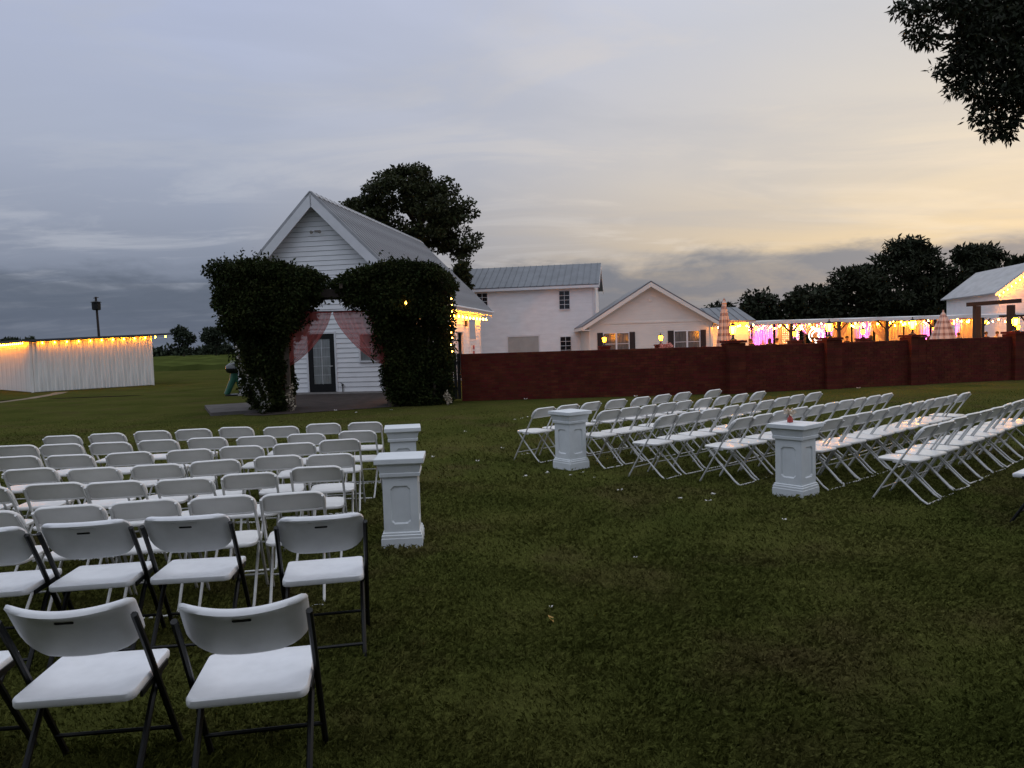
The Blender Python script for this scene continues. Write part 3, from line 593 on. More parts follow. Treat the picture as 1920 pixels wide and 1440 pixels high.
def flower_pot():
    t = thing('flower_pot', 'pot of pink flowers on a stand below an inner lantern', 'flower pot', (6.35, 30.6, 0))
    MB().lathe([(.14, 0), (.05, .05), (.05, .85), (.12, .9), (.20, 1.15), (.21, 1.17)], 12).build('pot', CONC, t, smooth=40)
    P, d = blob_points([(-.12, 0, 1.27, .16, .14, .12), (.13, 0, 1.28, .15, .14, .12)], 260); link('blossoms', leaf_mesh('blossoms', P, .07, mat('pink_flower', (.62, .26, .22), .7, .2), .8), t)
flower_pot()

# ------------------------------------------------------------------ courtyard: umbrellas, timber gateway, pavilion
PLAID = bpy.data.materials.new('plaid_canvas'); PLAID.use_nodes = True
def _plaid():
    t = PLAID.node_tree; n = t.nodes; l = t.links; b = n['Principled BSDF']; b.inputs['Roughness'].default_value = .85
    tc_ = n.new('ShaderNodeTexCoord'); sp = n.new('ShaderNodeSeparateXYZ'); l.new(tc_.outputs['UV'], sp.inputs[0])
    sp2 = n.new('ShaderNodeSeparateXYZ'); l.new(tc_.outputs['Object'], sp2.inputs[0])
    a = n.new('ShaderNodeMath'); a.operation = 'MULTIPLY'; a.inputs[1].default_value = 4.6; l.new(sp2.outputs[2], a.inputs[0]); f = n.new('ShaderNodeMath'); f.operation = 'FRACT'; l.new(a.outputs[0], f.inputs[0])
    at = n.new('ShaderNodeMath'); at.operation = 'ARCTAN2'; l.new(sp2.outputs[1], at.inputs[0]); l.new(sp2.outputs[0], at.inputs[1]); a2 = n.new('ShaderNodeMath'); a2.operation = 'MULTIPLY'; a2.inputs[1].default_value = 2.1; l.new(at.outputs[0], a2.inputs[0]); f2 = n.new('ShaderNodeMath'); f2.operation = 'FRACT'; l.new(a2.outputs[0], f2.inputs[0])
    g1 = n.new('ShaderNodeMath'); g1.operation = 'GREATER_THAN'; g1.inputs[1].default_value = .55; l.new(f.outputs[0], g1.inputs[0]); g2 = n.new('ShaderNodeMath'); g2.operation = 'GREATER_THAN'; g2.inputs[1].default_value = .6; l.new(f2.outputs[0], g2.inputs[0])
    s_ = n.new('ShaderNodeMath'); s_.operation = 'MULTIPLY_ADD'; s_.inputs[1].default_value = .55; l.new(g1.outputs[0], s_.inputs[0]); m2 = n.new('ShaderNodeMath'); m2.operation = 'MULTIPLY'; m2.inputs[1].default_value = .4; l.new(g2.outputs[0], m2.inputs[0]); l.new(m2.outputs[0], s_.inputs[2])
    rp = n.new('ShaderNodeValToRGB'); rp.color_ramp.elements[0].color = (.60, .50, .44, 1); rp.color_ramp.elements[1].color = (.20, .10, .085, 1); l.new(s_.outputs[0], rp.inputs[0]); l.new(rp.outputs[0], b.inputs['Base Color'])
_plaid()
def umbrella(label, x, y, tip, rb, zb, lean=0.):
    t = thing('patio_umbrella', label, 'umbrella', (x, y, 0)); MB().tube([(0, 0, 0), (0, 0, tip-.1)], .024, 8).build('pole', BLACK, t); MB().lathe([(.26, 0), (.26, .05), (.05, .09), (.04, .3)], 12).build('base', CONC, t)
    def fn(u, v):
        a = 2*math.pi*u; pl_ = 1+.16*math.cos(8*a)*min(1, v*3); r_ = .05+(rb-.05)*v**.8; return (math.cos(a)*r_*pl_, math.sin(a)*r_*pl_, tip-.06-(tip-.06-zb)*v)
    cn = MB().grid(64, 14, fn).build('canopy', PLAID, t, smooth=50); MB().lathe([(.07, 0), (.09, .03), (.035, .10), (.03, .16), (.01, .19)], 8).build('finial', PLAID, t, (0, 0, tip-.14)); return t
umbrella('tall closed plaid umbrella standing at the cottage corner', 6.92, 24.2, 2.82, .27, .95)
umbrella('half-closed plaid umbrella with spread skirt before the lit drapes', 15.62, 27, 2.30, .46, 1.05)
def gateway():
    t = thing('timber_gateway', 'dark timber gateway of two posts and a crossbeam above the wall', 'gateway', (16.8, 26, 0), .02)
    for x in (-.6, .6): MB().box(x-.09, x+.09, -.09, .09, 0, 2.42).build('post', WOOD, t)
    MB().beam((-.93, 0, 2.48), (.93, 0, 2.56), .14, .14).build('crossbeam', WOOD, t); MB().box(.3, 1.25, .12, .18, 2.02, 2.08).build('side_rail', WOOD, t)
gateway()
PX0, PX1, PY0, PY1 = 13.9, 31.5, 45., 50.5
def pavilion():
    t = thing('party_pavilion', 'long low open pavilion with white roof edge glowing behind the wall', 'pavilion')
    def roof(u, v):
        x = PX0+(PX1-PX0)*u; y = PY0+(PY1-PY0)*v; return (x, y, 2.46-.05*math.sin(math.pi*((u*6.4) % 1))*(1-v)+.10*v)
    MB().grid(96, 6, roof).build('roof', MEMB, t, smooth=40)
    def val(u, v): x = PX0+(PX1-PX0)*u; return (x, PY0-.02+.02*math.sin(u*300), 2.46-.05*math.sin(math.pi*((u*6.4) % 1))-v*(.20+.03*math.sin(u*90)))
    MB().grid(240, 3, val).build('valance', MEMB, t, smooth=60)
    n = 7; xs = [PX0+.15+(PX1-PX0-.3)*k/(n-1) for k in range(n)]
    for k, x in enumerate(xs):
        p = MB().box(x-.085, x+.085, PY0+.05, PY0+.22, 0, 2.42).build('post', WOOD, t)
        for sgn in (-1, 1): MB().beam((x, PY0+.14, 1.65), (x+sgn*.6, PY0+.14, 2.30), .07, .07).build('brace', WOOD, p)
        MB().box(x-.07, x+.07, PY1-.16, PY1-.04, 0, 2.42).build('post', WOOD, t)
    MB().box(PX0, PX1, PY0+.06, PY0+.20, 2.24, 2.36).build('beam', WOOD, t); MB().box(PX0, PX1, PY1-.2, PY1-.06, 2.28, 2.42).build('beam', WOOD, t)
    for k in range(10): x = PX0+.6+k*1.8; MB().box(x-.04, x+.04, PY0+.2, PY1-.2, 2.24, 2.38).build('rafter', WOOD, t)
pavilion()
def drape(label, x0, x1, y, z1=2.26, tie=None, folds=9, m=DRAPE):
    t = thing('drape', label, 'drape', (x0, y, 0), 0, 'ivory drapes in the pavilion'); w_ = x1-x0
    def fn(u, v):
        a = u
        if tie is not None:
            k = 1-.72*math.exp(-((v-.55)/.22)**2); a = tie+(u-tie)*k
        return (a*w_, .06*math.sin(u*folds*2*math.pi)+.02*math.sin(u*31+v*4), z1-(z1-.03)*v)
    MB().grid(70, 14, fn).build('cloth', m, t, smooth=70); MB().tube([(0, 0, z1+.015), (w_, 0, z1+.015)], .018, 6).build('rail', BLACK, t); return t
xs = [14.1, 16.2, 17.7, 19.4, 21.2, 22.9, 24.4, 26.4, 28.2, 29.8, 31.4]
nm = ['leftmost ivory drape of the pavilion by the cottage wing', 'ivory drape second from the cottage end of the pavilion', 'ivory drape third from the cottage end of the pavilion', 'ivory drape fourth from the cottage end of the pavilion', 'ivory drape behind the round white lit sign', 'ivory drape in the middle of the pavilion', 'ivory drape just right of the pavilion middle', 'ivory drape left of the spread umbrella', 'ivory drape behind the timber gateway', 'rightmost ivory drape of the pavilion by the barn']
for i in range(10): drape(nm[i], xs[i]+.06, xs[i+1]-.08, PY1-.35+.05*(i % 2), tie=(None, None, None, 1., None, None, None, None, 0., None)[i])
for i, (x0, x1, tie) in enumerate(((19.7, 20.6, 0.), (22.0, 22.9, 1.), (25.6, 26.4, 1.))): drape(('tied ivory drape at the front post left of the round sign', 'tied ivory drape hung at the front middle post', 'tied ivory drape at the front beside the spread umbrella')[i], x0, x1, PY0+.6, tie=tie, folds=5)
def uplight(x, y, label):
    t = thing('uplight', label, 'uplight', (x, y, 0), 0, 'magenta uplights at the drapes'); MB().lathe([(.09, 0), (.09, .16), (.075, .16), (.07, .10)], 10).build('housing', BLACK, t)
    ld = bpy.data.lights.new('uplight_beam', 'SPOT'); ld.energy = 1100; ld.color = (.62, .06, 1.); ld.spot_size = R(48); ld.spot_blend = .8; ld.shadow_soft_size = .05; lo = bpy.data.objects.new('uplight_beam', ld); C.objects.link(lo); lo.parent = t; lo.location = (0, 0, .2); lo.rotation_euler = (R(180-20), 0, 0)
for x, nm_ in ((14.35, 'at the cottage end'), (16.5, 'behind the first tables'), (17.3, 'left of the fairy light curtain'), (19.25, 'right of the fairy light curtain'), (21.1, 'beside the round sign'), (23.6, 'near the middle post'), (28.0, 'left of the timber gateway'), (29.6, 'right of the timber gateway')): uplight(x, PY1-.85, 'small magenta uplight under the drapes '+nm_)
for i, (y, z) in enumerate(((PY0+.5, 2.22), (PY0+2.4, 2.26), (PY1-.7, 2.24))):
    string_lights('warm festoon lights strung along the '+('front beam', 'middle', 'rear drapes')[i]+' of the pavilion', [(PX0+.2+(PX1-PX0-.4)*k/6, y, z) for k in range(7)], (22, 26, 34)[i], (.22, .30, .12)[i], BULB_PAV, jit=.03)
def fill(x, y, z, label):
    t = thing('fill_lamp', label, 'pendant lamp', (x, y, z), 0, 'pendant lamps added in the pavilion'); MB().tube([(0, 0, 0), (0, 0, 2.36-z)], .01, 5).build('cord', BLACK, t)  # lamps added to brighten the interior, not fittings of the pavilion
    MB().lathe([(.03, 0), (.09, -.05), (.12, -.14), (.09, -.22), (.03, -.26)], 10).build('globe', FILL, t, smooth=50)
for x, y, z, l_ in ((15.6, 47.5, 2.15, 'first added pendant lamp from the cottage end of the pavilion'), (18.4, 47.8, 2.2, 'second added pendant lamp from the cottage end of the pavilion'), (21.9, 47.3, 2.1, 'third added pendant lamp from the cottage end of the pavilion'), (25.2, 47.8, 2.15, 'fourth added pendant lamp from the cottage end of the pavilion'), (27.6, 47.3, 2.2, 'fifth added pendant lamp from the cottage end of the pavilion'), (30.3, 47.6, 2.1, 'last added pendant lamp at the barn end of the pavilion')): fill(x, y, z, l_)
def lit_sign():
    t = thing('lit_sign', 'round white glowing monogram sign in front of the drapes', 'lit sign', (20.05, PY1-1.4, 0)); MB().tube([(.46*math.cos(a), 0, 1.45+.46*math.sin(a)) for a in np.linspace(0, 2*math.pi, 33)], .035, 6).build('ring', SIGNW, t)
    MB().tube([(.28*math.cos(a)*(.4+.6*abs(math.sin(a*1.5))), 0, 1.45+.32*math.sin(a)) for a in np.linspace(0, 2*math.pi, 40)], .035, 6).build('scroll', SIGNW, t); MB().tube([(0, .03, 0), (0, .03, 1.0)], .03, 6).build('stand', BLACK, t)
lit_sign()
def fairy():
    t = thing('fairy_light_curtain', 'curtain of tiny white fairy lights hung before the drapes', 'fairy lights', (18.05, PY1-.9, 0)); me = MB().lathe([(.004, .022), (.018, .006), (.018, -.006), (.004, -.022)], 6).mesh('bulb', FAIRY)
    for i in range(10):
        MB().tube([(i*.12, 0, 2.2), (i*.12, 0, 1.0)], .004, 4).build('wire', TUBE, t)
        for j in range(9): link('bulb', me, t, (i*.12+random.uniform(-.02, .02), -.02, 1.05+j*.13+random.uniform(-.03, .03)))
fairy()

# ------------------------------------------------------------------ guests
def guests():
    me = bpy.data.meshes.new('body_skeleton'); J = [(0, 0, .52, .15, .11), (0, .0, .72, .135, .10), (0, 0, .92, .16, .11), (0, 0, 1.03, .10, .08), (0, .01, 1.10, .052, .052), (0, .02, 1.17, .068, .078), (0, .02, 1.27, .078, .092), (0, .015, 1.34, .05, .06),
         (-.19, 0, 1.0, .062, .062), (-.24, .02, .78, .048, .048), (-.18, .22, .72, .038, .038), (-.12, .32, .74, .03, .035), (.19, 0, 1.0, .062, .062), (.24, .02, .78, .048, .048), (.18, .22, .72, .038, .038), (.12, .32, .74, .03, .035),
         (-.10, .06, .50, .09, .08), (-.11, .42, .50, .065, .065), (-.11, .43, .10, .045, .045), (-.11, .56, .04, .035, .03), (.10, .06, .50, .09, .08), (.11, .42, .50, .065, .065), (.11, .43, .10, .045, .045), (.11, .56, .04, .035, .03)]
    E_ = [(0, 1), (1, 2), (2, 3), (3, 4), (4, 5), (5, 6), (6, 7), (3, 8), (8, 9), (9, 10), (10, 11), (3, 12), (12, 13), (13, 14), (14, 15), (0, 16), (16, 17), (17, 18), (18, 19), (0, 20), (20, 21), (21, 22), (22, 23)]
    me.from_pydata([j[:3] for j in J], E_, []); o = bpy.data.objects.new('body_skeleton', me); C.objects.link(o); md = o.modifiers.new('skin', 'SKIN'); md.use_smooth_shade = True; sb = o.modifiers.new('sub', 'SUBSURF'); sb.levels = 1; sb.render_levels = 1
    for i, j in enumerate(J): me.skin_vertices[0].data[i].radius = j[3:]
    me.skin_vertices[0].data[0].use_root = True
    bpy.context.view_layer.update(); base_me = bpy.data.meshes.new_from_object(o.evaluated_get(bpy.context.evaluated_depsgraph_get())); bpy.data.objects.remove(o)
    def body(nm, shirt):
        b = base_me.copy(); b.materials.clear(); b.materials.append(shirt); b.materials.append(SKIN)
        for p in b.polygons:
            c = p.center; p.material_index = 1 if (c.z > 1.07 or (c.y > .24 and .66 < c.z < .82)) else 0
        return b
    shirts = [('white shirt', mat('white_shirt', (.62, .62, .64), .8)), ('dark jacket', mat('dark_jacket', (.015, .016, .02), .8)), ('blue shirt', mat('blue_shirt', (.08, .13, .25), .8))]; meshes = [body(a, m_) for a, m_ in shirts]
    hair = MB().lathe([(.085, -.03), (.100, .02), (.100, .07), (.075, .115), (.03, .135)], 10).mesh('hair', HAIR, 60); hair2 = MB().lathe([(.10, -.22), (.115, -.08), (.108, .03), (.085, .10), (.03, .135)], 10).mesh('hair', HAIR, 60)
    chair = MB().box(-.21, .21, -.20, .22, .38, .42).box(-.21, .21, -.24, -.20, .42, .85)
    for sx_ in (-.18, .18):
        for sy_ in (-.21, .19): chair.box(sx_-.018, sx_+.018, sy_-.018, sy_+.018, 0, .38)
    cme = chair.mesh('seat', WOOD)
    spots = [(14.9, 46.6, 1, 0), (15.25, 47.4, 1, 0), (16.0, 46.2, 1, 1), (16.7, 46.9, 0, 0), (17.6, 46.3, 1, 1), (18.9, 46.8, 1, 0), (19.6, 46.4, 0, 1), (21.0, 46.7, 1, 0), (22.4, 46.5, 1, 1), (26.6, 46.5, 0, 0), (27.15, 46.8, 0, 1), (27.5, 46.4, 1, 0), (28.1, 46.9, 2, 0), (29.0, 46.5, 1, 1), (29.7, 46.7, 1, 0), (30.2, 46.4, 0, 0)]
    WH = ['nearest the cottage wing', 'second from the cottage wing', 'third from the cottage wing', 'left of the fairy lights', 'below the fairy lights', 'right of the fairy lights', 'left of the round sign', 'right of the round sign', 'at the middle post', 'right of the spread umbrella', 'between umbrella and gateway', 'just left of the timber gateway', 'behind the timber gateway', 'inside the timber gateway', 'right of the gateway middle', 'by the right gateway post']
    for (x, y, s_, h_), wh in zip(spots, WH):
        rz = random.uniform(-1.2, 1.2)+(math.pi if random.random() < .5 else 0); st = thing('dining_chair', 'brown dining chair of the guest '+wh, 'chair', (x, y, .006), rz, 'guest dining chairs'); link('frame', cme, st)
        p = thing('person', 'seated guest in a '+shirts[s_][0]+' '+wh, 'person', (x, y, .006), rz, 'guests seated in the pavilion'); link('body', meshes[s_], p); link('hair', hair2 if h_ else hair, p, (0, .0, 1.25))
guests()

# ------------------------------------------------------------------ arbor with vines, curtains, garland
def arbor():
    t = thing('garden_arbor', 'large timber arbor with crossbeam in front of the chapel', 'arbor', (-4.75, 20.6, 0), R(10))
    for x in (-2.2, -1.35, 1.35, 2.5):
        for y in (-.3, .75): MB().box(x-.07, x+.07, y-.07, y+.07, 0, 3.2).build('post', GREYWOOD, t)
    for y in (-.3, .75): MB().box(-2.7, 3.0, y-.05, y+.05, 3.02, 3.24).build('beam', WOOD, t)
    for k in range(9): MB().box(-2.6+k*.68, -2.52+k*.68, -.5, .9, 3.245, 3.38).build('rafter', GREYWOOD, t)
    MB().tube([(-1.45, -.2, 2.64), (1.42, -.2, 2.64)], .016, 7).build('curtain_rod', BLACK, t)
arbor()
def vine(label, cy, prof, top, n, slope):
    t = thing('climbing_vine', label, 'vine', (0, 0, 0)); zs = [p[0] for p in prof]; cl = []
    while len(cl) < 240:
        z = random.uniform(.0, 4.1); a = np.interp(z, zs, [p[1] for p in prof]); b = np.interp(z, zs, [p[2] for p in prof]); r_ = random.uniform(.20, .42) if z > 2.4 else random.uniform(.15, .30)
        if b-a < 2*r_+.05: continue
        x = random.uniform(a+r_, b-r_); tp = np.interp(x, [q[0] for q in top], [q[1] for q in top])
        if z+r_*.8 > tp: continue
        dp = .85 if z > 2.3 else .6; y = cy+(x-(a+b)/2)*slope+random.choice((-1, -1, 1))*dp*random.uniform(.2, 1.12)
        cl.append((x, y, z, r_*random.uniform(.9, 1.25), r_, r_*random.uniform(.9, 1.5)))
    for x in np.arange(top[0][0]+.25, top[-1][0]-.15, .16):
        for _ in range(3): cl.append((x, cy+random.uniform(-.95, .8), np.interp(x, [q[0] for q in top], [q[1] for q in top])-.26, .26, .26, .24))
    for z in np.arange(.2, 3.7, .17):
        for e, sg in ((1, 1), (2, -1)): cl.append((np.interp(z, zs, [p[e] for p in prof])+sg*.22, cy+random.uniform(-.7, .5), z, .22, .26, .26))
    P, d = blob_points(cl, n); k = P[:, 2] > .02; P = P[k]; d = d[k]
    tp = np.interp(P[:, 0], [q[0] for q in top], [q[1] for q in top]); k = P[:, 2] < tp+rng.exponential(.035, len(P)); P = P[k]; d = d[k]
    link('foliage', leaf_mesh('foliage', P, .080, LEAF_V, .55, droop=.55, out=d), t)
    zmid = prof[0]
    for k in range(9):
        x = random.uniform(zmid[1]+.15, zmid[2]-.15); y = cy+random.uniform(-.5, .4); pts = [(x, y, 0)]
        for z in (.5, 1.0, 1.6, 2.2, 2.9): pts.append((pts[-1][0]+random.uniform(-.14, .14), pts[-1][1]+random.uniform(-.1, .1), z))
        MB().tube(pts, [.045, .04, .035, .03, .025, .015], 6).build('stem', BARK, t)
    # loose sprays that break the outline
    sp = []
    for k in range(34):
        z = random.uniform(1.2, 3.9); a = np.interp(z, zs, [p[1] for p in prof]); b = np.interp(z, zs, [p[2] for p in prof]); up_ = random.random() < .45
        if up_: x = random.uniform(a, b); z0 = np.interp(x, [q[0] for q in top], [q[1] for q in top])-.05; q = np.array([x, cy+random.uniform(-.8, .8), z0]); dv = np.array([random.uniform(-.5, .5), random.uniform(-.4, .2), 1.])
        else: q = np.array([random.choice((a, b)), cy+random.uniform(-.7, .6), z]); dv = np.array([random.uniform(-.4, .4), -.2, -1.])
        ln = random.uniform(.08, .30)
        for s_ in np.linspace(0, ln, 12): sp.append(q+dv*s_+rng.normal(size=3)*.03)
    tag(link('spray', leaf_mesh('spray', np.array(sp), .10, LEAF_V, .5, droop=.5), t), kind='stuff')
vine('dense dark vine over the left post of the arbor, flared at its top', 20.3, [(0, -7.1, -6.0), (1.15, -7.25, -6.0), (1.6, -7.4, -5.98), (2.0, -7.6, -5.8), (2.45, -7.72, -5.42), (2.88, -7.8, -5.25), (3.12, -7.84, -5.02), (4.2, -7.75, -5.02)], [(-7.9, 3.75), (-7.6, 4.08), (-6.4, 4.05), (-5.6, 3.85), (-4.85, 3.6)], 120000, .10)
vine('dense dark vine over the right post of the arbor beside the gate', 21.0, [(0, -3.5, -1.65), (.95, -3.65, -1.62), (1.7, -3.78, -1.6), (2.4, -3.85, -1.55), (2.92, -4.0, -1.55), (3.14, -4.85, -1.55), (4.2, -4.78, -1.7)], [(-4.85, 3.4), (-4.5, 3.68), (-3.7, 3.95), (-2.8, 4.0), (-1.95, 3.85), (-1.5, 3.4)], 125000, .10)
def curtain(label, xo, xi, y0, y1, zt, ztie):
    t = thing('curtain', label, 'curtain', (xo, y0, 0)); w_ = xi-xo
    def fn(u, v):
        k = (1-v**1.4)**.75 if v < 1 else 0; f = u*k; x = w_*f+(.03*math.sin(9*v) if u > .9 else 0)*0; dr = zt-ztie
        z = zt-dr*v*(1.0+.0*u); y = (y1-y0)*f+.07*math.sin(u*30+1.3*math.sin(u*7))*(.45+.55*(1-v))+.03*math.sin(u*11+v*5); return (x+w_*.06*v*u*(1-v), y-.12*v*(1-u), z)
    MB().grid(60, 24, fn).build('cloth', CORAL, t, smooth=80)
    MB().grid(8, 6, lambda u, v: ((u-.5)*.16*(1 if w_ > 0 else -1), .04*math.sin(u*9), ztie+.02-v*.75)).build('tail', CORAL, t, smooth=80)
    MB().tube([(w_*u, (y1-y0)*u, zt+.01) for u in (0, .5, 1)], .03, 6).build('heading', mat('coral_heading', (.42, .08, .08), .7), t)
curtain('sheer coral curtain gathered to the left post of the arbor', -6.12, -4.84, 20.15, 20.40, 2.62, 1.14)
curtain('sheer coral curtain gathered to the right post of the arbor', -3.45, -4.80, 20.62, 20.41, 2.62, 1.12)
def garland():
    t = thing('flower_garland', 'white flower garland trailing down the left arbor post', 'garland', (-6.5, 19.25, 0))
    pts = [(-.55, 0, 1.75), (-.45, -.05, 1.25), (-.28, -.08, .95), (-.1, -.1, .72), (.0, -.12, .45), (.12, -.1, .22), (.1, -.15, .05)]; cl = []; pts2 = [(-.5, .0, .62), (-.3, -.06, .82), (.02, -.05, .9), (.2, -.05, .45), (.22, -.1, .12)]
    for L_ in (pts, pts2):
        for a, b in zip(L_[:-1], L_[1:]):
            for k in range(4): p = Vector(a).lerp(Vector(b), k/4); cl.append((p.x, p.y, p.z, .05, .05, .06))
    P, d = blob_points(cl, 300); link('blossoms', leaf_mesh('blossoms', P, .055, PETAL, .8), t); P, d = blob_points([(a, b, c, .1, .09, .12) for a, b, c, *_ in cl], 900); link('leaves', leaf_mesh('leaves', P, .09, LEAF_V, .5), t); MB().tube(pts, .012, 5).build('stem', BARK, t)
    for k, (x, y, lb) in enumerate(((-5.85, 19.7, 'pale dried flower spray at the inner foot of the left arbor vine'), (-1.75, 20.3, 'pale dried flower spray at the outer foot of the right arbor vine'))):
        s_ = thing('flower_spray', lb, 'flowers', (x, y, 0)); P, d = blob_points([(random.uniform(-.06, .06), 0, z, .06, .06, .09) for z in np.linspace(.1, .65 if k == 0 else .3, 7)], 140); link('blossoms', leaf_mesh('blossoms', P, .06, mat('dry_flower', (.42, .36, .27), .8, .2), .6), s_); MB().tube([(0, 0, 0), (.02, 0, .6 if k == 0 else .28)], .012, 5).build('stem', BARK, s_)
garland()
string_lights('tiny warm lights hanging down the right edge of the arbor', [(-1.58, 20.55, 3.0), (-1.63, 20.5, 1.35)], 9, 0, MB().lathe([(.003, .02), (.014, .005), (.014, -.006), (.003, -.018)], 6).mesh('bulb', BULB_T), drop=0, jit=.03)
string_lights('single warm bulb on a wire in the right arbor vine', [(-2.78, 19.95, 2.85), (-2.74, 19.95, 2.70)], 1, 0, MB().lathe([(.006, .055), (.012, .045), (.022, .02), (.026, 0), (.020, -.022), (.006, -.034)], 8).mesh('bulb', BULB_T, 60), drop=.0)
tb = thing('side_table', 'black side table half hidden by the right arbor vine', 'table', (-3.45, 21.6, 0)); MB().lathe([(.26, .68), (.27, .70), (.27, .73), (.25, .74)], 14).build('top', BLACK, tb)
for k in range(3): MB().tube([(.05*math.cos(k*2.1), .05*math.sin(k*2.1), .68), (.22*math.cos(k*2.1), .22*math.sin(k*2.1), 0)], .016, 6).build('leg', BLACK, tb)
slab = MB().box(-.7, .7, -1.5, 1.5, .0, .09).build('stone_slab', mat('dark_slab', (.10, .092, .088), .9, .2, 3, .3, 50, spec=.1), None, (-7.75, 20.75, 0), (0, 0, R(25))); tag(slab, 'pale concrete slab on the grass beside the left arbor vine', 'slab')
def ride():
    t = thing('smoker_grill', 'green stand with black domed grill behind the left arbor vine', 'grill', (-10.2, 27.4, 0), .3)
    MB().lathe([(.34, .0), (.34, .05), (.06, .07)], 16).build('base', BLACK, t); MB().tube([(-.28, 0, .05), (-.05, 0, .55), (.02, 0, .82)], [.10, .12, .14], 10).build('leg', mat('green_enamel', (.02, .10, .06), .35), t, smooth=50); MB().tube([(.3, 0, .05), (.16, 0, .5), (.06, 0, .82)], [.08, .1, .12], 10).build('leg', mat('green_enamel', (.02, .10, .06), .35), t, smooth=50)
    MB().lathe([(.05, .78), (.24, .86), (.28, .98), (.28, 1.0)], 16).build('bowl', BLACK, t, smooth=50); ld_ = MB().lathe([(.285, 1.0), (.26, 1.1), (.15, 1.18), (.03, 1.21)], 16).build('lid', mat('grill_lid', (.05, .055, .055), .18), t, smooth=60); MB().tube([(-.08, -.1, 1.19), (-.08, -.1, 1.26), (.08, -.1, 1.26), (.08, -.1, 1.19)], .012, 6).build('handle', TUBE, ld_)
ride()

# ------------------------------------------------------------------ trees
def clumps_in(c, rad, n, r0_, r1_, flat=.8, top=False):
    out = []
    for _ in range(n):
        d = unit(rng.normal(size=(1, 3)))[0]; k = rng.uniform(.35, 1)**.6; p = np.array(c)+d*k*np.array(rad)
        r_ = rng.uniform(r0_, r1_); out.append((p[0], p[1], p[2], r_*rng.uniform(.9, 1.4), r_*rng.uniform(.9, 1.4), r_*flat))
    return out
def tree(name, label, base, cl, m, n, size, tr, th_, group=None, aspect=.55, limbs=14, droop=.1, shell=.45, cat='tree', lean=(0, 0), lz=.3):
    t = thing(name, label, cat, (base[0], base[1], 0), 0, group); b = np.array([base[0], base[1], 0]); cl = [(a[0]-b[0], a[1]-b[1], *a[2:]) for a in cl]
    tp = [(lean[0]*u**1.5, lean[1]*u, th_*u) for u in np.linspace(0, 1, 7)]; MB().tube([(x+random.uniform(-.04, .04)*th_*.1, y, z) for x, y, z in tp], [tr*(1.25 if i == 0 else 1-.12*i) for i in range(7)], 9).build('trunk', BARK, t, smooth=60)
    big = sorted(cl, key=lambda a: -a[3]*a[5])[:limbs]; lm = MB()
    for a in big:
        z0 = min(th_*.92, max(th_*lz, a[2]-abs(a[0])*.5-.3)); u = z0/th_; s_ = Vector((lean[0]*u**1.5, lean[1]*u, z0)); e = Vector(a[:3]); mid = s_.lerp(e, .5)+Vector((0, 0, .08*(e-s_).length)); lm.tube([s_, mid, e], [tr*.34, tr*.22, tr*.07], 6)
    lm.build('limbs', BARK, t, smooth=60)
    P, d = blob_points(cl, n, shell); k = P[:, 2] > .1; link('crown', leaf_mesh('crown', P[k], size, m, aspect, droop=droop, out=d[k]*.6), t); return t
# broad tree behind the chapel
cl = clumps_in((-5.9, 46, 9.7), (3.5, 2.8, 2.7), 125, .32, .75, .55) + clumps_in((-3.1, 46, 8.6), (1.5, 1.6, 1.7), 40, .28, .55, .5)+clumps_in((-8.8, 46, 9.9), (1.3, 1.5, .9), 16, .3, .6, .55)+clumps_in((-6.0, 46, 12.0), (1.3, 1.2, .6), 10, .3, .55)+clumps_in((-3.0, 46, 6.7), (.5, 1., .5), 4, .25, .4)
tree('broad_tree', 'large dark broadleaf tree rising behind the chapel roof', (-5.4, 46.5), cl, LEAF_O, 30000, .21, .34, 9.5, limbs=22, droop=.15)
cl = clumps_in((-2.65, 44, 5.0), (.42, .6, 1.1), 10, .25, .42); tree('small_tree', 'small dark bushy tree between the chapel and two-storey house', (-2.65, 44), cl, LEAF_O, 2600, .24, .12, 4.2, limbs=6)
# pines and oaks beyond the pavilion
def pine(label, x, y, h, wd, n=6500, layers=16, cz=.45):
    cl = []
    for k in range(layers):
        u = (k+.5)/layers; z = h*(cz+(1-cz)*u*.94); wv = wd*math.sin(math.pi*(.22+.72*u))**.8
        for _ in range(5): a = random.uniform(0, 6.28); r_ = wv*random.uniform(.2, 1)**.6; s_ = random.uniform(.6, 1.25)*wd*.17; cl.append((x+r_*math.cos(a), y+r_*math.sin(a)*.6, z+random.uniform(-.3, .3), s_*1.35, s_*1.2, s_*.6))
    return tree('pine_tree', label, (x, y), cl, LEAF_P, n, .55, .30, h*.93, 'trees beyond the pavilion', .35, 16, 0., .4)
pine('tallest dark pine with domed top beyond the pavilion', 42.2, 80, 11.4, 5.2, 13000, 24, .22)
pine('broad dark pine left of the tallest pine', 37.6, 81, 8.8, 4.2, 9000, 18, .15)
pine('dark pine right of the tallest pine behind the barn roof', 49.6, 80, 10.4, 4.4, 10000, 18, .3)
pine('smaller dark pine leaning over the barn roof ridge', 54.0, 79, 8.8, 2.8, 5000, 10, .45)
pine('dark pine filling the gap between the two tallest pines', 45.8, 83, 7.6, 3.2, 6000, 12, .15)
def roundtree(label, x, y, h, rx, rz_, n=5500): return tree('round_tree', label, (x, y), clumps_in((x, y, h-rz_), (rx*.8, rx*.7, rz_*.8), 34, .6, 1.1)+clumps_in((x, y, h*.35), (rx*.9, rx*.6, h*.28), 18, .6, 1.1), LEAF_P, n, .5, .28, h*.75, 'trees beyond the pavilion', .5, 10)
roundtree('rounded dark tree fourth from the right beyond the pavilion roof', 31.7, 80, 7.1, 3.1, 2.4)
roundtree('small domed dark tree above the left end of the pavilion', 26.6, 80, 6.5, 2.2, 2.0, 4500)
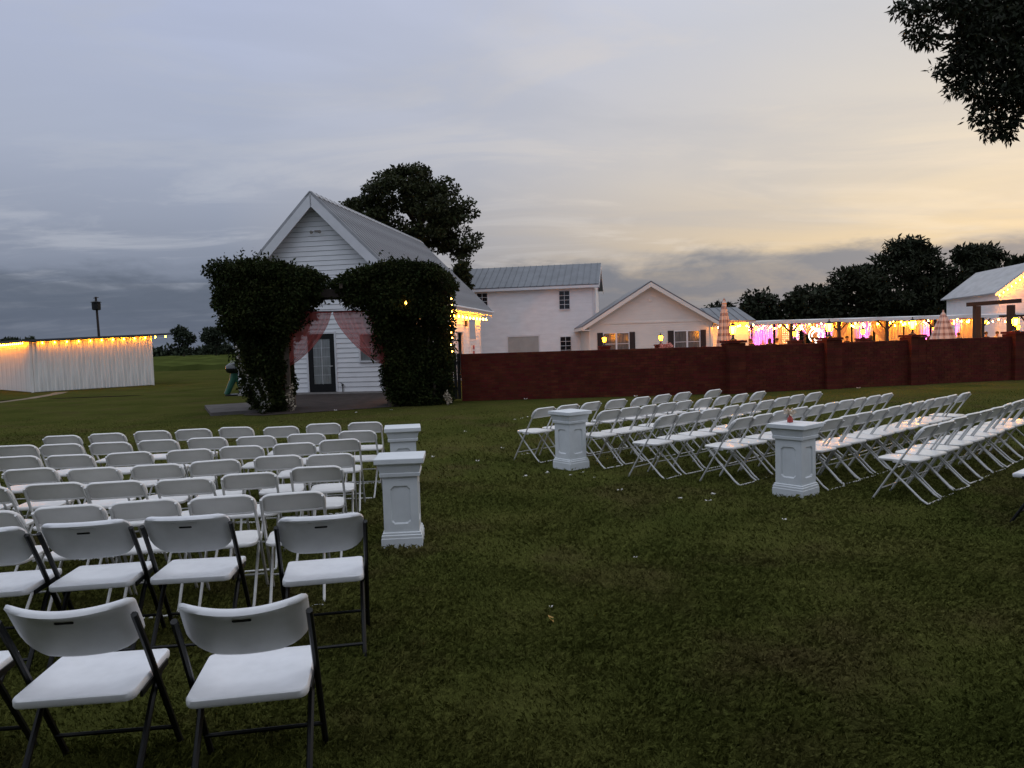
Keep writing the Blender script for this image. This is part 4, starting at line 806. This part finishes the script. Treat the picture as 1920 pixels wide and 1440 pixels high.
roundtree('lowest dark tree beside the cottage wing roof', 23.3, 82, 5.3, 1.9, 1.8, 3500)
def woods(name, label, x0, x1, y, hts, n, size, m):
    cl = []
    for x in np.arange(x0, x1, 1.6):
        h = np.interp(x, [a for a, _ in hts], [b for _, b in hts])
        for k in range(4): cl.append((x+random.uniform(-1, 1), y+random.uniform(-2, 2), h*random.uniform(.1, .8), 1.3, 1.2, h*.22))
    P, d = blob_points(cl, n, .3); P = P[P[:, 2] > 0]; o = link(name, leaf_mesh(name, P, size, m, .55)); tag(o, label, 'woods', kind='stuff')
woods('undergrowth', 'dark wooded undergrowth filling in below the pines', 18, 62, 84, [(18, 3.6), (30, 4.2), (38, 5.5), (60, 5.5)], 16000, .7, LEAF_P)
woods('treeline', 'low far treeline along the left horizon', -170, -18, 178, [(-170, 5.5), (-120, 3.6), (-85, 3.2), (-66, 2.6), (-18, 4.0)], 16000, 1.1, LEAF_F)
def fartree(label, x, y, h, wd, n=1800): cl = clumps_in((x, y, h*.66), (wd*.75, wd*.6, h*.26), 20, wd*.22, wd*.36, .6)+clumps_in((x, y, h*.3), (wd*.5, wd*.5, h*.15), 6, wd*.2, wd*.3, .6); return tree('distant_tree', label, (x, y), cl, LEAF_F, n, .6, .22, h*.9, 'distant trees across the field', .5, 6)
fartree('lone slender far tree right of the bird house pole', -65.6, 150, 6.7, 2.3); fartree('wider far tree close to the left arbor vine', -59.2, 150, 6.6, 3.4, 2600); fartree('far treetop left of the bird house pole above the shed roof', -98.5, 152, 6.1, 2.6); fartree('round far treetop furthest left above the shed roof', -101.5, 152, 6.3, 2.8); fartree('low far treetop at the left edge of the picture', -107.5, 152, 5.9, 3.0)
# overhanging tree at the upper right: trunk stands outside the view
cl = [(5.70, 11, 6.28, .28, .3, .16), (5.92, 11, 5.86, .26, .25, .15), (5.72, 11, 5.98, .13, .2, .13), (6.25, 11, 6.30, .40, .4, .26), (6.62, 11, 5.95, .30, .4, .20), (6.38, 10.9, 5.48, .20, .2, .12), (6.18, 11, 5.42, .20, .2, .13), (6.34, 11, 5.12, .17, .2, .12), (6.50, 11, 5.32, .26, .3, .20), (6.45, 11, 5.74, .22, .3, .16), (6.68, 11, 4.72, .16, .2, .12), (6.9, 11, 4.5, .17, .2, .14), (6.58, 11, 5.60, .20, .3, .15), (6.85, 11, 5.55, .34, .4, .30), (7.05, 11, 5.05, .34, .4, .26), (6.62, 11, 5.08, .14, .2, .10), (6.80, 11, 4.92, .20, .2, .12), (7.08, 11, 4.66, .20, .2, .20), (7.10, 11, 4.44, .10, .1, .12), (7.30, 11, 5.35, .42, .5, .36), (7.40, 11, 4.95, .26, .3, .16), (6.95, 11.2, 6.2, .5, .5, .35), (7.45, 11.2, 6.0, .55, .5, .45), (7.8, 11, 5.3, .5, .5, .4), (8.2, 11.3, 5.8, .7, .7, .6), (7.5, 11.5, 6.8, .8, .8, .5), (8.6, 11.3, 6.6, .9, .9, .7), (6.6, 11.2, 6.75, .5, .5, .25), (9.3, 11.5, 5.6, .8, .8, .6), (9.6, 11.8, 7.0, 1.0, 1.0, .7), (10.6, 12.2, 6.2, .9, .9, .7)]
cl = [(a+.2, b, c+.03, *q) for a, b, c, *q in cl]
tree('overhanging_tree', 'black leafy boughs of a near tree hanging in at the upper right corner', (11.6, 12.2), cl, LEAF_N, 38000, .10, .30, 6.4, limbs=22, aspect=.34, droop=.6, shell=.25, lz=.86)

# ------------------------------------------------------------------ pedestals
def pedestal_src():
    t = thing('pedestal', 'pedestal', 'pedestal')
    def sq(prof): return MB().rings([(-1, -1), (1, -1), (1, 1), (-1, 1)], [(0, r_, z) for r_, z in prof], lambda x, y, z: (x, y, z))
    sq([(.170, 0), (.170, .085), (.166, .092), (.166, .112), (.158, .118), (.158, .132), (.150, .138)]).build('plinth', PED, t)
    s_ = MB(); wd, z0, z1 = .145, .132, .600
    oc = lambda w_, a, b, c: [(-w_+c, a), (w_-c, a), (w_, a+c), (w_, b-c), (w_-c, b), (-w_+c, b), (-w_, b-c), (-w_, a+c)]
    for k in range(4):
        c_, n_ = math.cos(k*math.pi/2), math.sin(k*math.pi/2)
        def W(x, y, z): return (x*c_-y*n_, x*n_+y*c_, z)
        o = [(-.055, z0), (.055, z0), (wd, z0+.09), (wd, z1-.09), (.055, z1), (-.055, z1), (-wd, z1-.09), (-wd, z0+.09)]; cor = [(-wd, z0), (wd, z0), (wd, z1), (-wd, z1)]
        a = oc(.082, z0+.072, z1-.075, .026); b = oc(.072, z0+.084, z1-.087, .022)
        vs = [W(x, -wd, z) for x, z in o]+[W(x, -wd, z) for x, z in a]+[W(x, -wd+.013, z) for x, z in b]+[W(x, -wd, z) for x, z in cor]
        fs = [(i, (i+1) % 8, 8+(i+1) % 8, 8+i) for i in range(8)]+[(8+i, 8+(i+1) % 8, 16+(i+1) % 8, 16+i) for i in range(8)]+[tuple(range(16, 24))]+[(25, 2, 1), (26, 4, 3), (27, 6, 5), (24, 0, 7)]
        s_.add(vs, fs)
    s_.build('shaft', PED, t)
    sq([(.145, .599), (.166, .606), (.168, .632), (.162, .638), (.164, .644), (.178, .700), (.184, .712)]).build('neck', PED, t)
    sq([(.184, .711), (.200, .714), (.204, .720), (.204, .756), (.200, .760), (.10, .760)]).build('cap', PED, t); return t
src = pedestal_src()
for i, (x, y, rz, lb) in enumerate(((-.965, 6.29, 4, 'white pedestal column nearest the left chairs, in front of another pedestal'), (-1.27, 8.52, 8, 'white pedestal column half hidden behind the nearest left pedestal'), (.75, 9.80, 38, 'white pedestal column at the front row of the right chairs'), (2.93, 7.72, 40.5, 'white pedestal column with a small red vase by the right chairs'))):
    o = src if i == 0 else copy_tree(src); o.location = (x, y, 0); o.rotation_euler = (0, 0, R(rz)); tag(o, lb, 'pedestal', 'aisle pedestals')
v = thing('bud_vase', 'tiny red vase with a cream bloom on a white pedestal', 'vase', (2.90, 7.78, .76)); MB().lathe([(.026, 0), (.032, .008), (.028, .045), (.013, .065), (.014, .08)], 10).build('vase', mat('red_glass', (.42, .05, .04), .15), v, smooth=50)
P, d = blob_points([(0, 0, .105, .05, .05, .022)], 70); link('bloom', leaf_mesh('bloom', P, .035, mat('cream_flower', (.62, .52, .40), .7), .8), v)

# ------------------------------------------------------------------ folding chairs
UPV = Vector((0, -.547, .837)); FRV = Vector((0, .837, .547))
def back_map(bx, top, h, curve):
    c = Vector(top)-UPV*(h/2)
    def fn(x, q, t_): p = c+UPV*q+FRV*t_+Vector((0, curve*x*x, 0)); return (x, p.y, p.z)
    return fn
def chair_resin():
    t = thing('folding_chair', 'chair', 'chair')
    zf = lambda x, y: -.010*max(0, 1-abs(x)/.16)*max(0, 1-abs(y-.0)/.17)+.004*math.cos(x*14)
    MB().rings([(x, y+.02) for x, y in rrect(.40, .40, (.07, .07, .085, .085), 5)], [(.01, .4, -.012), (.012, .9, -.012), (.004, 1, -.014), (0, 1, -.008), (0, 1, .006), (.006, 1, .014), (.02, .95, .015), (.02, .7, .014), (.02, .35, .014)], lambda x, y, z: (x, y, .432+z+(zf(x, y) if z > .01 else 0)-.05*max(0, y-.13)+(.0))).build('seat', PLAST, t, smooth=45)
    fn = back_map(0, (0, -.25, .79), .175, .45)
    MB().rings(rrect(.44, .175, (.05, .05, .087, .087), 7), [(.02, .45, .006), (.014, .9, .009), (.005, 1, .010), (0, 1, .004), (0, 1, -.007), (.004, 1, -.012), (.011, 1, -.012), (.015, 1, -.003), (.02, .5, -.003)], fn).build('backrest', PLAST, t, smooth=45)
    for s_ in (-1, 1):
        x = s_*.208; MB().tube([(x*.97, -.235, .755), (x, -.15, .635), (x, .0, .40), (x, .235, .022), (x, .245, .004)], .0105, 7).build('leg', TUBE, t, smooth=50)
        x = s_*.178; MB().tube([(x, .165, .418), (x, .05, .30), (x, -.20, .055), (x, -.265, .012)], .0105, 7).build('leg', TUBE, t, smooth=50)
    MB().tube([(-.205, .17, .125), (.205, .17, .125)], .008, 6).build('stretcher', TUBE, t); MB().tube([(-.178, -.262, .014), (.178, -.262, .014)], .009, 6).build('stretcher', TUBE, t)
    MB().tube([(-.178, .16, .413), (.178, .16, .413)], .009, 6).build('seat_frame', TUBE, t)
    for x in (-.208, .198): MB().box(x, x+.01, -.07, .05, .405, .42).build('seat_rail', TUBE, t)
    return t
def chair_black(curve=.8, rt_=.055, dip=0.):
    t = thing('folding_chair', 'chair', 'chair')
    MB().rings([(x, y+.03) for x, y in rrect(.45, .45, (.045, .045, .05, .05), 5)], [(.01, .4, -.020), (.012, .9, -.020), (.004, 1, -.020), (0, 1, -.012), (0, 1, .008), (.005, 1, .015), (.014, 1, .017), (.02, .7, .015), (.02, .35, .013)], lambda x, y, z: (x, y, .435+z-(.012*(1-(x/.22)**2) if z > .01 else 0)-.10*max(0, y-.15)+.06*max(0, -y-.12))).build('seat', PLAST2, t, smooth=45)
    hb, W2 = .275, .235; fn = back_map(0, (0, -.245, .80), hb, curve); b = MB()
    qs = [-.5, -.49, -.46, -.40, -.30, -.15, 0, .15, .28, .36, .42, .455, .48, .5]; us = np.linspace(-1, 1, 19)
    def hwid(q):
        r_, dq = (.12, q*hb+hb/2) if q < 0 else (rt_, hb/2-q*hb); return W2 if dq >= r_ else W2-r_+math.sqrt(max(0, r_*r_-(r_-dq)**2))
    def pt(i, jx, rear):
        q = qs[jx]; u = us[i]; x = hwid(q)*u; edge = max(abs(u), abs(q)*2); th = .5 if edge > .985 else 1
        tt = .011*th if not rear else -(.009+.013*max(0, min(1, (q-.40)/.06)))*th; return fn(x, q*hb+dip*(1-u*u)*max(0, q+.2)/.7, tt)
    nu, nq = len(us), len(qs); vs = [pt(i, k, r_) for r_ in (0, 1) for k in range(nq) for i in range(nu)]; o_ = nu*nq; fs = []
    for k in range(nq-1):
        for i in range(nu-1): a = k*nu+i; fs += [(a, a+1, a+nu+1, a+nu), (o_+a, o_+a+nu, o_+a+nu+1, o_+a+1)]
        fs += [(k*nu, (k+1)*nu, o_+(k+1)*nu, o_+k*nu), (k*nu+nu-1, o_+k*nu+nu-1, o_+(k+1)*nu+nu-1, (k+1)*nu+nu-1)]
    for i in range(nu-1): t0 = (nq-1)*nu+i; fs += [(i, o_+i, o_+i+1, i+1), (t0, t0+1, o_+t0+1, o_+t0)]
    b.add(vs, fs); bk = b.build('backrest', PLAST2, t, smooth=60)
    def bar(x0, x1, q0, q1, t0, t1, mb): mb.hexa([fn(x0, q0, t0), fn(x1, q0, t0), fn(x1, q0, t1), fn(x0, q0, t1), fn(x0, q1, t0), fn(x1, q1, t0), fn(x1, q1, t1), fn(x0, q1, t1)])
    rb_ = MB(); bar(-.072, .072, .093, .101, -.0135, -.008, rb_); rb_.build('handle_lip', PLAST2, bk)
    s_ = MB(); s_.rings([(x, y+.066) for x, y in rrect(.070, .013, (.006,)*4, 3)], [(0, 1, -.0105), (0, 1, .0125)], fn); s_.build('handle_slot', mat('slot_shadow', (.006, .006, .006), .9), bk)
    for s_ in (-1, 1):
        x = s_*.243; MB().tube([(x, -.19, .745), (x, -.10, .605), (x, .245, .022), (x, .25, .004)], .0135, 7).build('leg', BLACK, t, smooth=50); x = s_*.215; MB().tube([(x, .13, .41), (x, .02, .33), (x, -.235, .03), (x, -.245, .004)], .0135, 7).build('leg', BLACK, t, smooth=50)
    MB().tube([(-.243, .17, .13), (.243, .17, .13)], .009, 6).build('stretcher', BLACK, t); MB().tube([(-.215, -.20, .075), (.215, -.20, .075)], .009, 6).build('stretcher', BLACK, t)
    for x in (-.232, .222): MB().box(x, x+.01, -.12, .17, .40, .425).build('seat_rail', BLACK, t)
    return t
ORD = ['first', 'second', 'third', 'fourth', 'fifth', 'sixth', 'seventh', 'eighth', 'ninth', 'tenth', 'eleventh', 'twelfth']
LEFT = [[(-5.06, 8.28), (-4.61, 8.41), (-4.15, 8.51), (-3.7, 8.58), (-3.25, 8.68), (-2.68, 8.53), (-2.24, 8.75), (-1.75, 8.73)],
 [(-5.06, 7.52), (-4.61, 7.54), (-4.12, 7.53), (-3.66, 7.61), (-3.18, 7.66), (-2.67, 7.67), (-2.19, 7.82), (-1.67, 7.9)],
 [(-5.0, 6.60), (-4.51, 6.68), (-4.04, 6.71), (-3.51, 6.74), (-2.98, 6.76), (-2.56, 6.91), (-2.09, 7.06), (-1.69, 7.24)],
 [(-4.34, 5.82), (-3.88, 5.93), (-3.34, 5.83), (-2.89, 5.95), (-2.46, 6.09), (-2.0, 6.28), (-1.55, 6.22)],
 [(-3.72, 5.12), (-3.26, 5.21), (-2.83, 5.2), (-2.36, 5.24), (-1.95, 5.41), (-1.51, 5.63)],
 [(-3.13, 4.31), (-2.69, 4.43), (-2.27, 4.51), (-1.82, 4.56), (-1.39, 4.6)]]
RIGHT = [[(.46, 9.98), (.80, 10.25), (1.16, 10.63), (1.56, 10.97), (1.98, 11.28), (2.38, 11.60), (2.77, 11.93), (3.37, 12.27)],
 [(1.10, 9.24), (1.43, 9.54), (1.74, 9.82), (2.08, 10.13), (2.39, 10.37), (2.79, 10.66), (3.16, 10.99), (3.5, 11.28), (3.89, 11.65)],
 [(1.82, 8.56), (2.14, 8.84), (2.46, 9.13), (2.81, 9.46), (3.12, 9.75), (3.47, 10.08), (3.83, 10.45), (4.16, 10.77), (4.55, 11.1)],
 [(2.54, 8.08), (2.84, 8.37), (3.18, 8.68), (3.50, 8.98), (3.79, 9.21), (4.09, 9.47), (4.41, 9.75), (4.70, 9.99), (5.04, 10.3), (5.36, 10.6)],
 [(3.34, 7.70), (3.62, 7.96), (3.9, 8.2), (4.22, 8.48), (4.52, 8.77), (4.80, 9.01), (5.08, 9.26), (5.36, 9.50), (5.64, 9.75), (5.94, 10.0), (6.33, 10.36)],
 [(3.93, 6.95), (4.23, 7.22), (4.53, 7.50), (4.86, 7.81), (5.17, 8.10), (5.48, 8.38), (5.80, 8.68), (6.10, 8.96), (6.40, 9.25), (6.7, 9.5)]]
ca = chair_resin(); cb = chair_black(); cc = chair_black(1.5, .022, -.022); used = set()
def place(src_, x, y, ang, label, group):
    o = src_ if src_ not in used else copy_tree(src_); used.add(src_)
    o.location = (x+math.sin(ang)*-.25, y+.25*math.cos(ang), 0); o.rotation_euler = (random.uniform(-.012, .012), random.uniform(-.012, .012), ang); o.scale = (.953, 1, .965) if src_ is ca else (.957, 1, 1); tag(o, label, 'chair', group)
def rows(block, a0, side):
    for r_, row in enumerate(block):
        P = np.array(row); f = np.polyfit(P[:, 0], P[:, 1], 1); n = len(row)
        for i, (x, y) in enumerate(row):
            yy = y*.75+np.polyval(f, x)*.25; k = n-1-i if side == 'left' else i; ang = (R(a0) if a0 else math.atan(f[0]))+random.uniform(-.085, .085)
            if side == 'right' and r_ == 1 and i < 5: x += .15*(1-i/5); yy += .13*(1-i/5)
            x *= 1.035; yy *= 1.035; place(ca, x, yy, ang, f'white folding chair, {ORD[k]} from the aisle in {ORD[r_]} row of the {side} block', f'white folding chairs of the {side} block')
rows(LEFT, 0, 'left'); rows(RIGHT, 41.3, 'right')
for (x, y, a, lb) in ((-2.82, 3.83, 8, 'black-legged white folding chair cut off by the left picture edge'), (-2.32, 3.93, 8, 'black-legged white folding chair second from the left edge in its row'), (-1.81, 3.99, 7, 'black-legged white folding chair third from the left edge in its row'), (-1.04, 3.90, 12, 'black-legged white folding chair standing apart nearest the grass aisle'), (-2.30, 2.63, 6, 'black-legged white folding chair just showing its seat at bottom left'), (-1.64, 2.60, 7, 'near black-legged white folding chair at bottom left with slotted back'), (-.988, 2.58, 10, 'nearest black-legged white folding chair beside the open grass aisle'), (4.75, 6.10, 40, 'black-legged white folding chair cut off by the right picture edge')):
    place(cc if y < 3 else cb, x, y, R(a), lb, 'black-legged folding chairs')

# ------------------------------------------------------------------ petals and fallen leaf
pet = []
for k in range(4):
    b = MB()
    for _ in range(5+k):
        a = random.uniform(0, 6.28); r_ = random.uniform(.012, .024); c = Vector((.010*math.cos(a), .010*math.sin(a), .006)); d = Vector((math.cos(a), math.sin(a), random.uniform(.1, 1.0))).normalized()*r_; q = Vector((-math.sin(a), math.cos(a), 0))*r_*.55
        b.add([c, c+d*.6+q, c+d, c+d*.6-q], [(0, 1, 2, 3)])
    pet.append(b.mesh('petals', PETAL))
for (x, y, s_) in ((.04, 15.77, 1.7), (.19, 15.96, 1.5), (.33, 16.2, 1.4), (.13, 10.9, 1.2), (.21, 10.95, 1.1), (.13, 9.12, 1.2), (.41, 9.3, 1.4), (.68, 9.1, 1.4), (.85, 9.27, 1.1), (1.15, 8.10, 1.5), (2.08, 7.75, 1.2), (1.70, 7.60, 1.3), (1.95, 7.45, 1.5), (.37, 21.1, 2.2), (3.45, 20.9, 2.4), (10.0, 21.5, 2.4), (-1.20, 10.9, 1.3), (-.18, 11.6, 1.3), (-.52, 10.4, 1.2), (-4.6, 19.3, 1.8), (-3.1, 19.0, 1.6), (-3.9, 18.5, 1.6), (.6, 13.4, 1.3), (-.9, 13.9, 1.4), (.95, 8.9, .9), (1.4, 10.0, 1.0), (2.4, 6.6, .9), (.9, 5.6, .7), (.2, 4.6, .6)):
    o = link('flower_petals', random.choice(pet), None, (x, y, .022), (0, 0, random.uniform(0, 6))); o.scale = (s_,)*3; tag(o, 'small white fallen blossom lying on the lawn', 'petals', 'white blossoms fallen on the lawn')
lf = MB().add([(0, 0, 0), (.014, .03, .012), (0, .07, .004), (-.014, .03, .010)], [(0, 1, 2, 3)]).build('fallen_leaf', mat('yellow_leaf', (.42, .24, .05), .6), None, (.205, 4.33, .03), (.3, 0, .5)); tag(lf, 'single yellow fallen leaf on the dark grass', 'leaf')

hg = thing('shade_hedge', 'added unseen evergreen hedge standing just behind the viewpoint', 'shade_hedge', (-2.5, -1.9, 0)); cl = [(x+random.uniform(-.2, .2), random.uniform(-.5, .3), z+random.uniform(-.2, .2), .6, .5, .55) for x in np.arange(-12, 12.1, .55) for z in np.arange(.4, 4.3, .62)]  # added out of view to block the sky and darken near chair backs
P, d = blob_points(cl, 46000, .2); link('foliage', leaf_mesh('foliage', P[P[:, 2] > 0], .20, LEAF_V, .7), hg)
for x in range(-12, 13, 2): MB().tube([(x, 0, 0), (x+.1, 0, 2.2), (x, 0, 4.0)], [.08, .06, .02], 6).build('stem', BARK, hg)
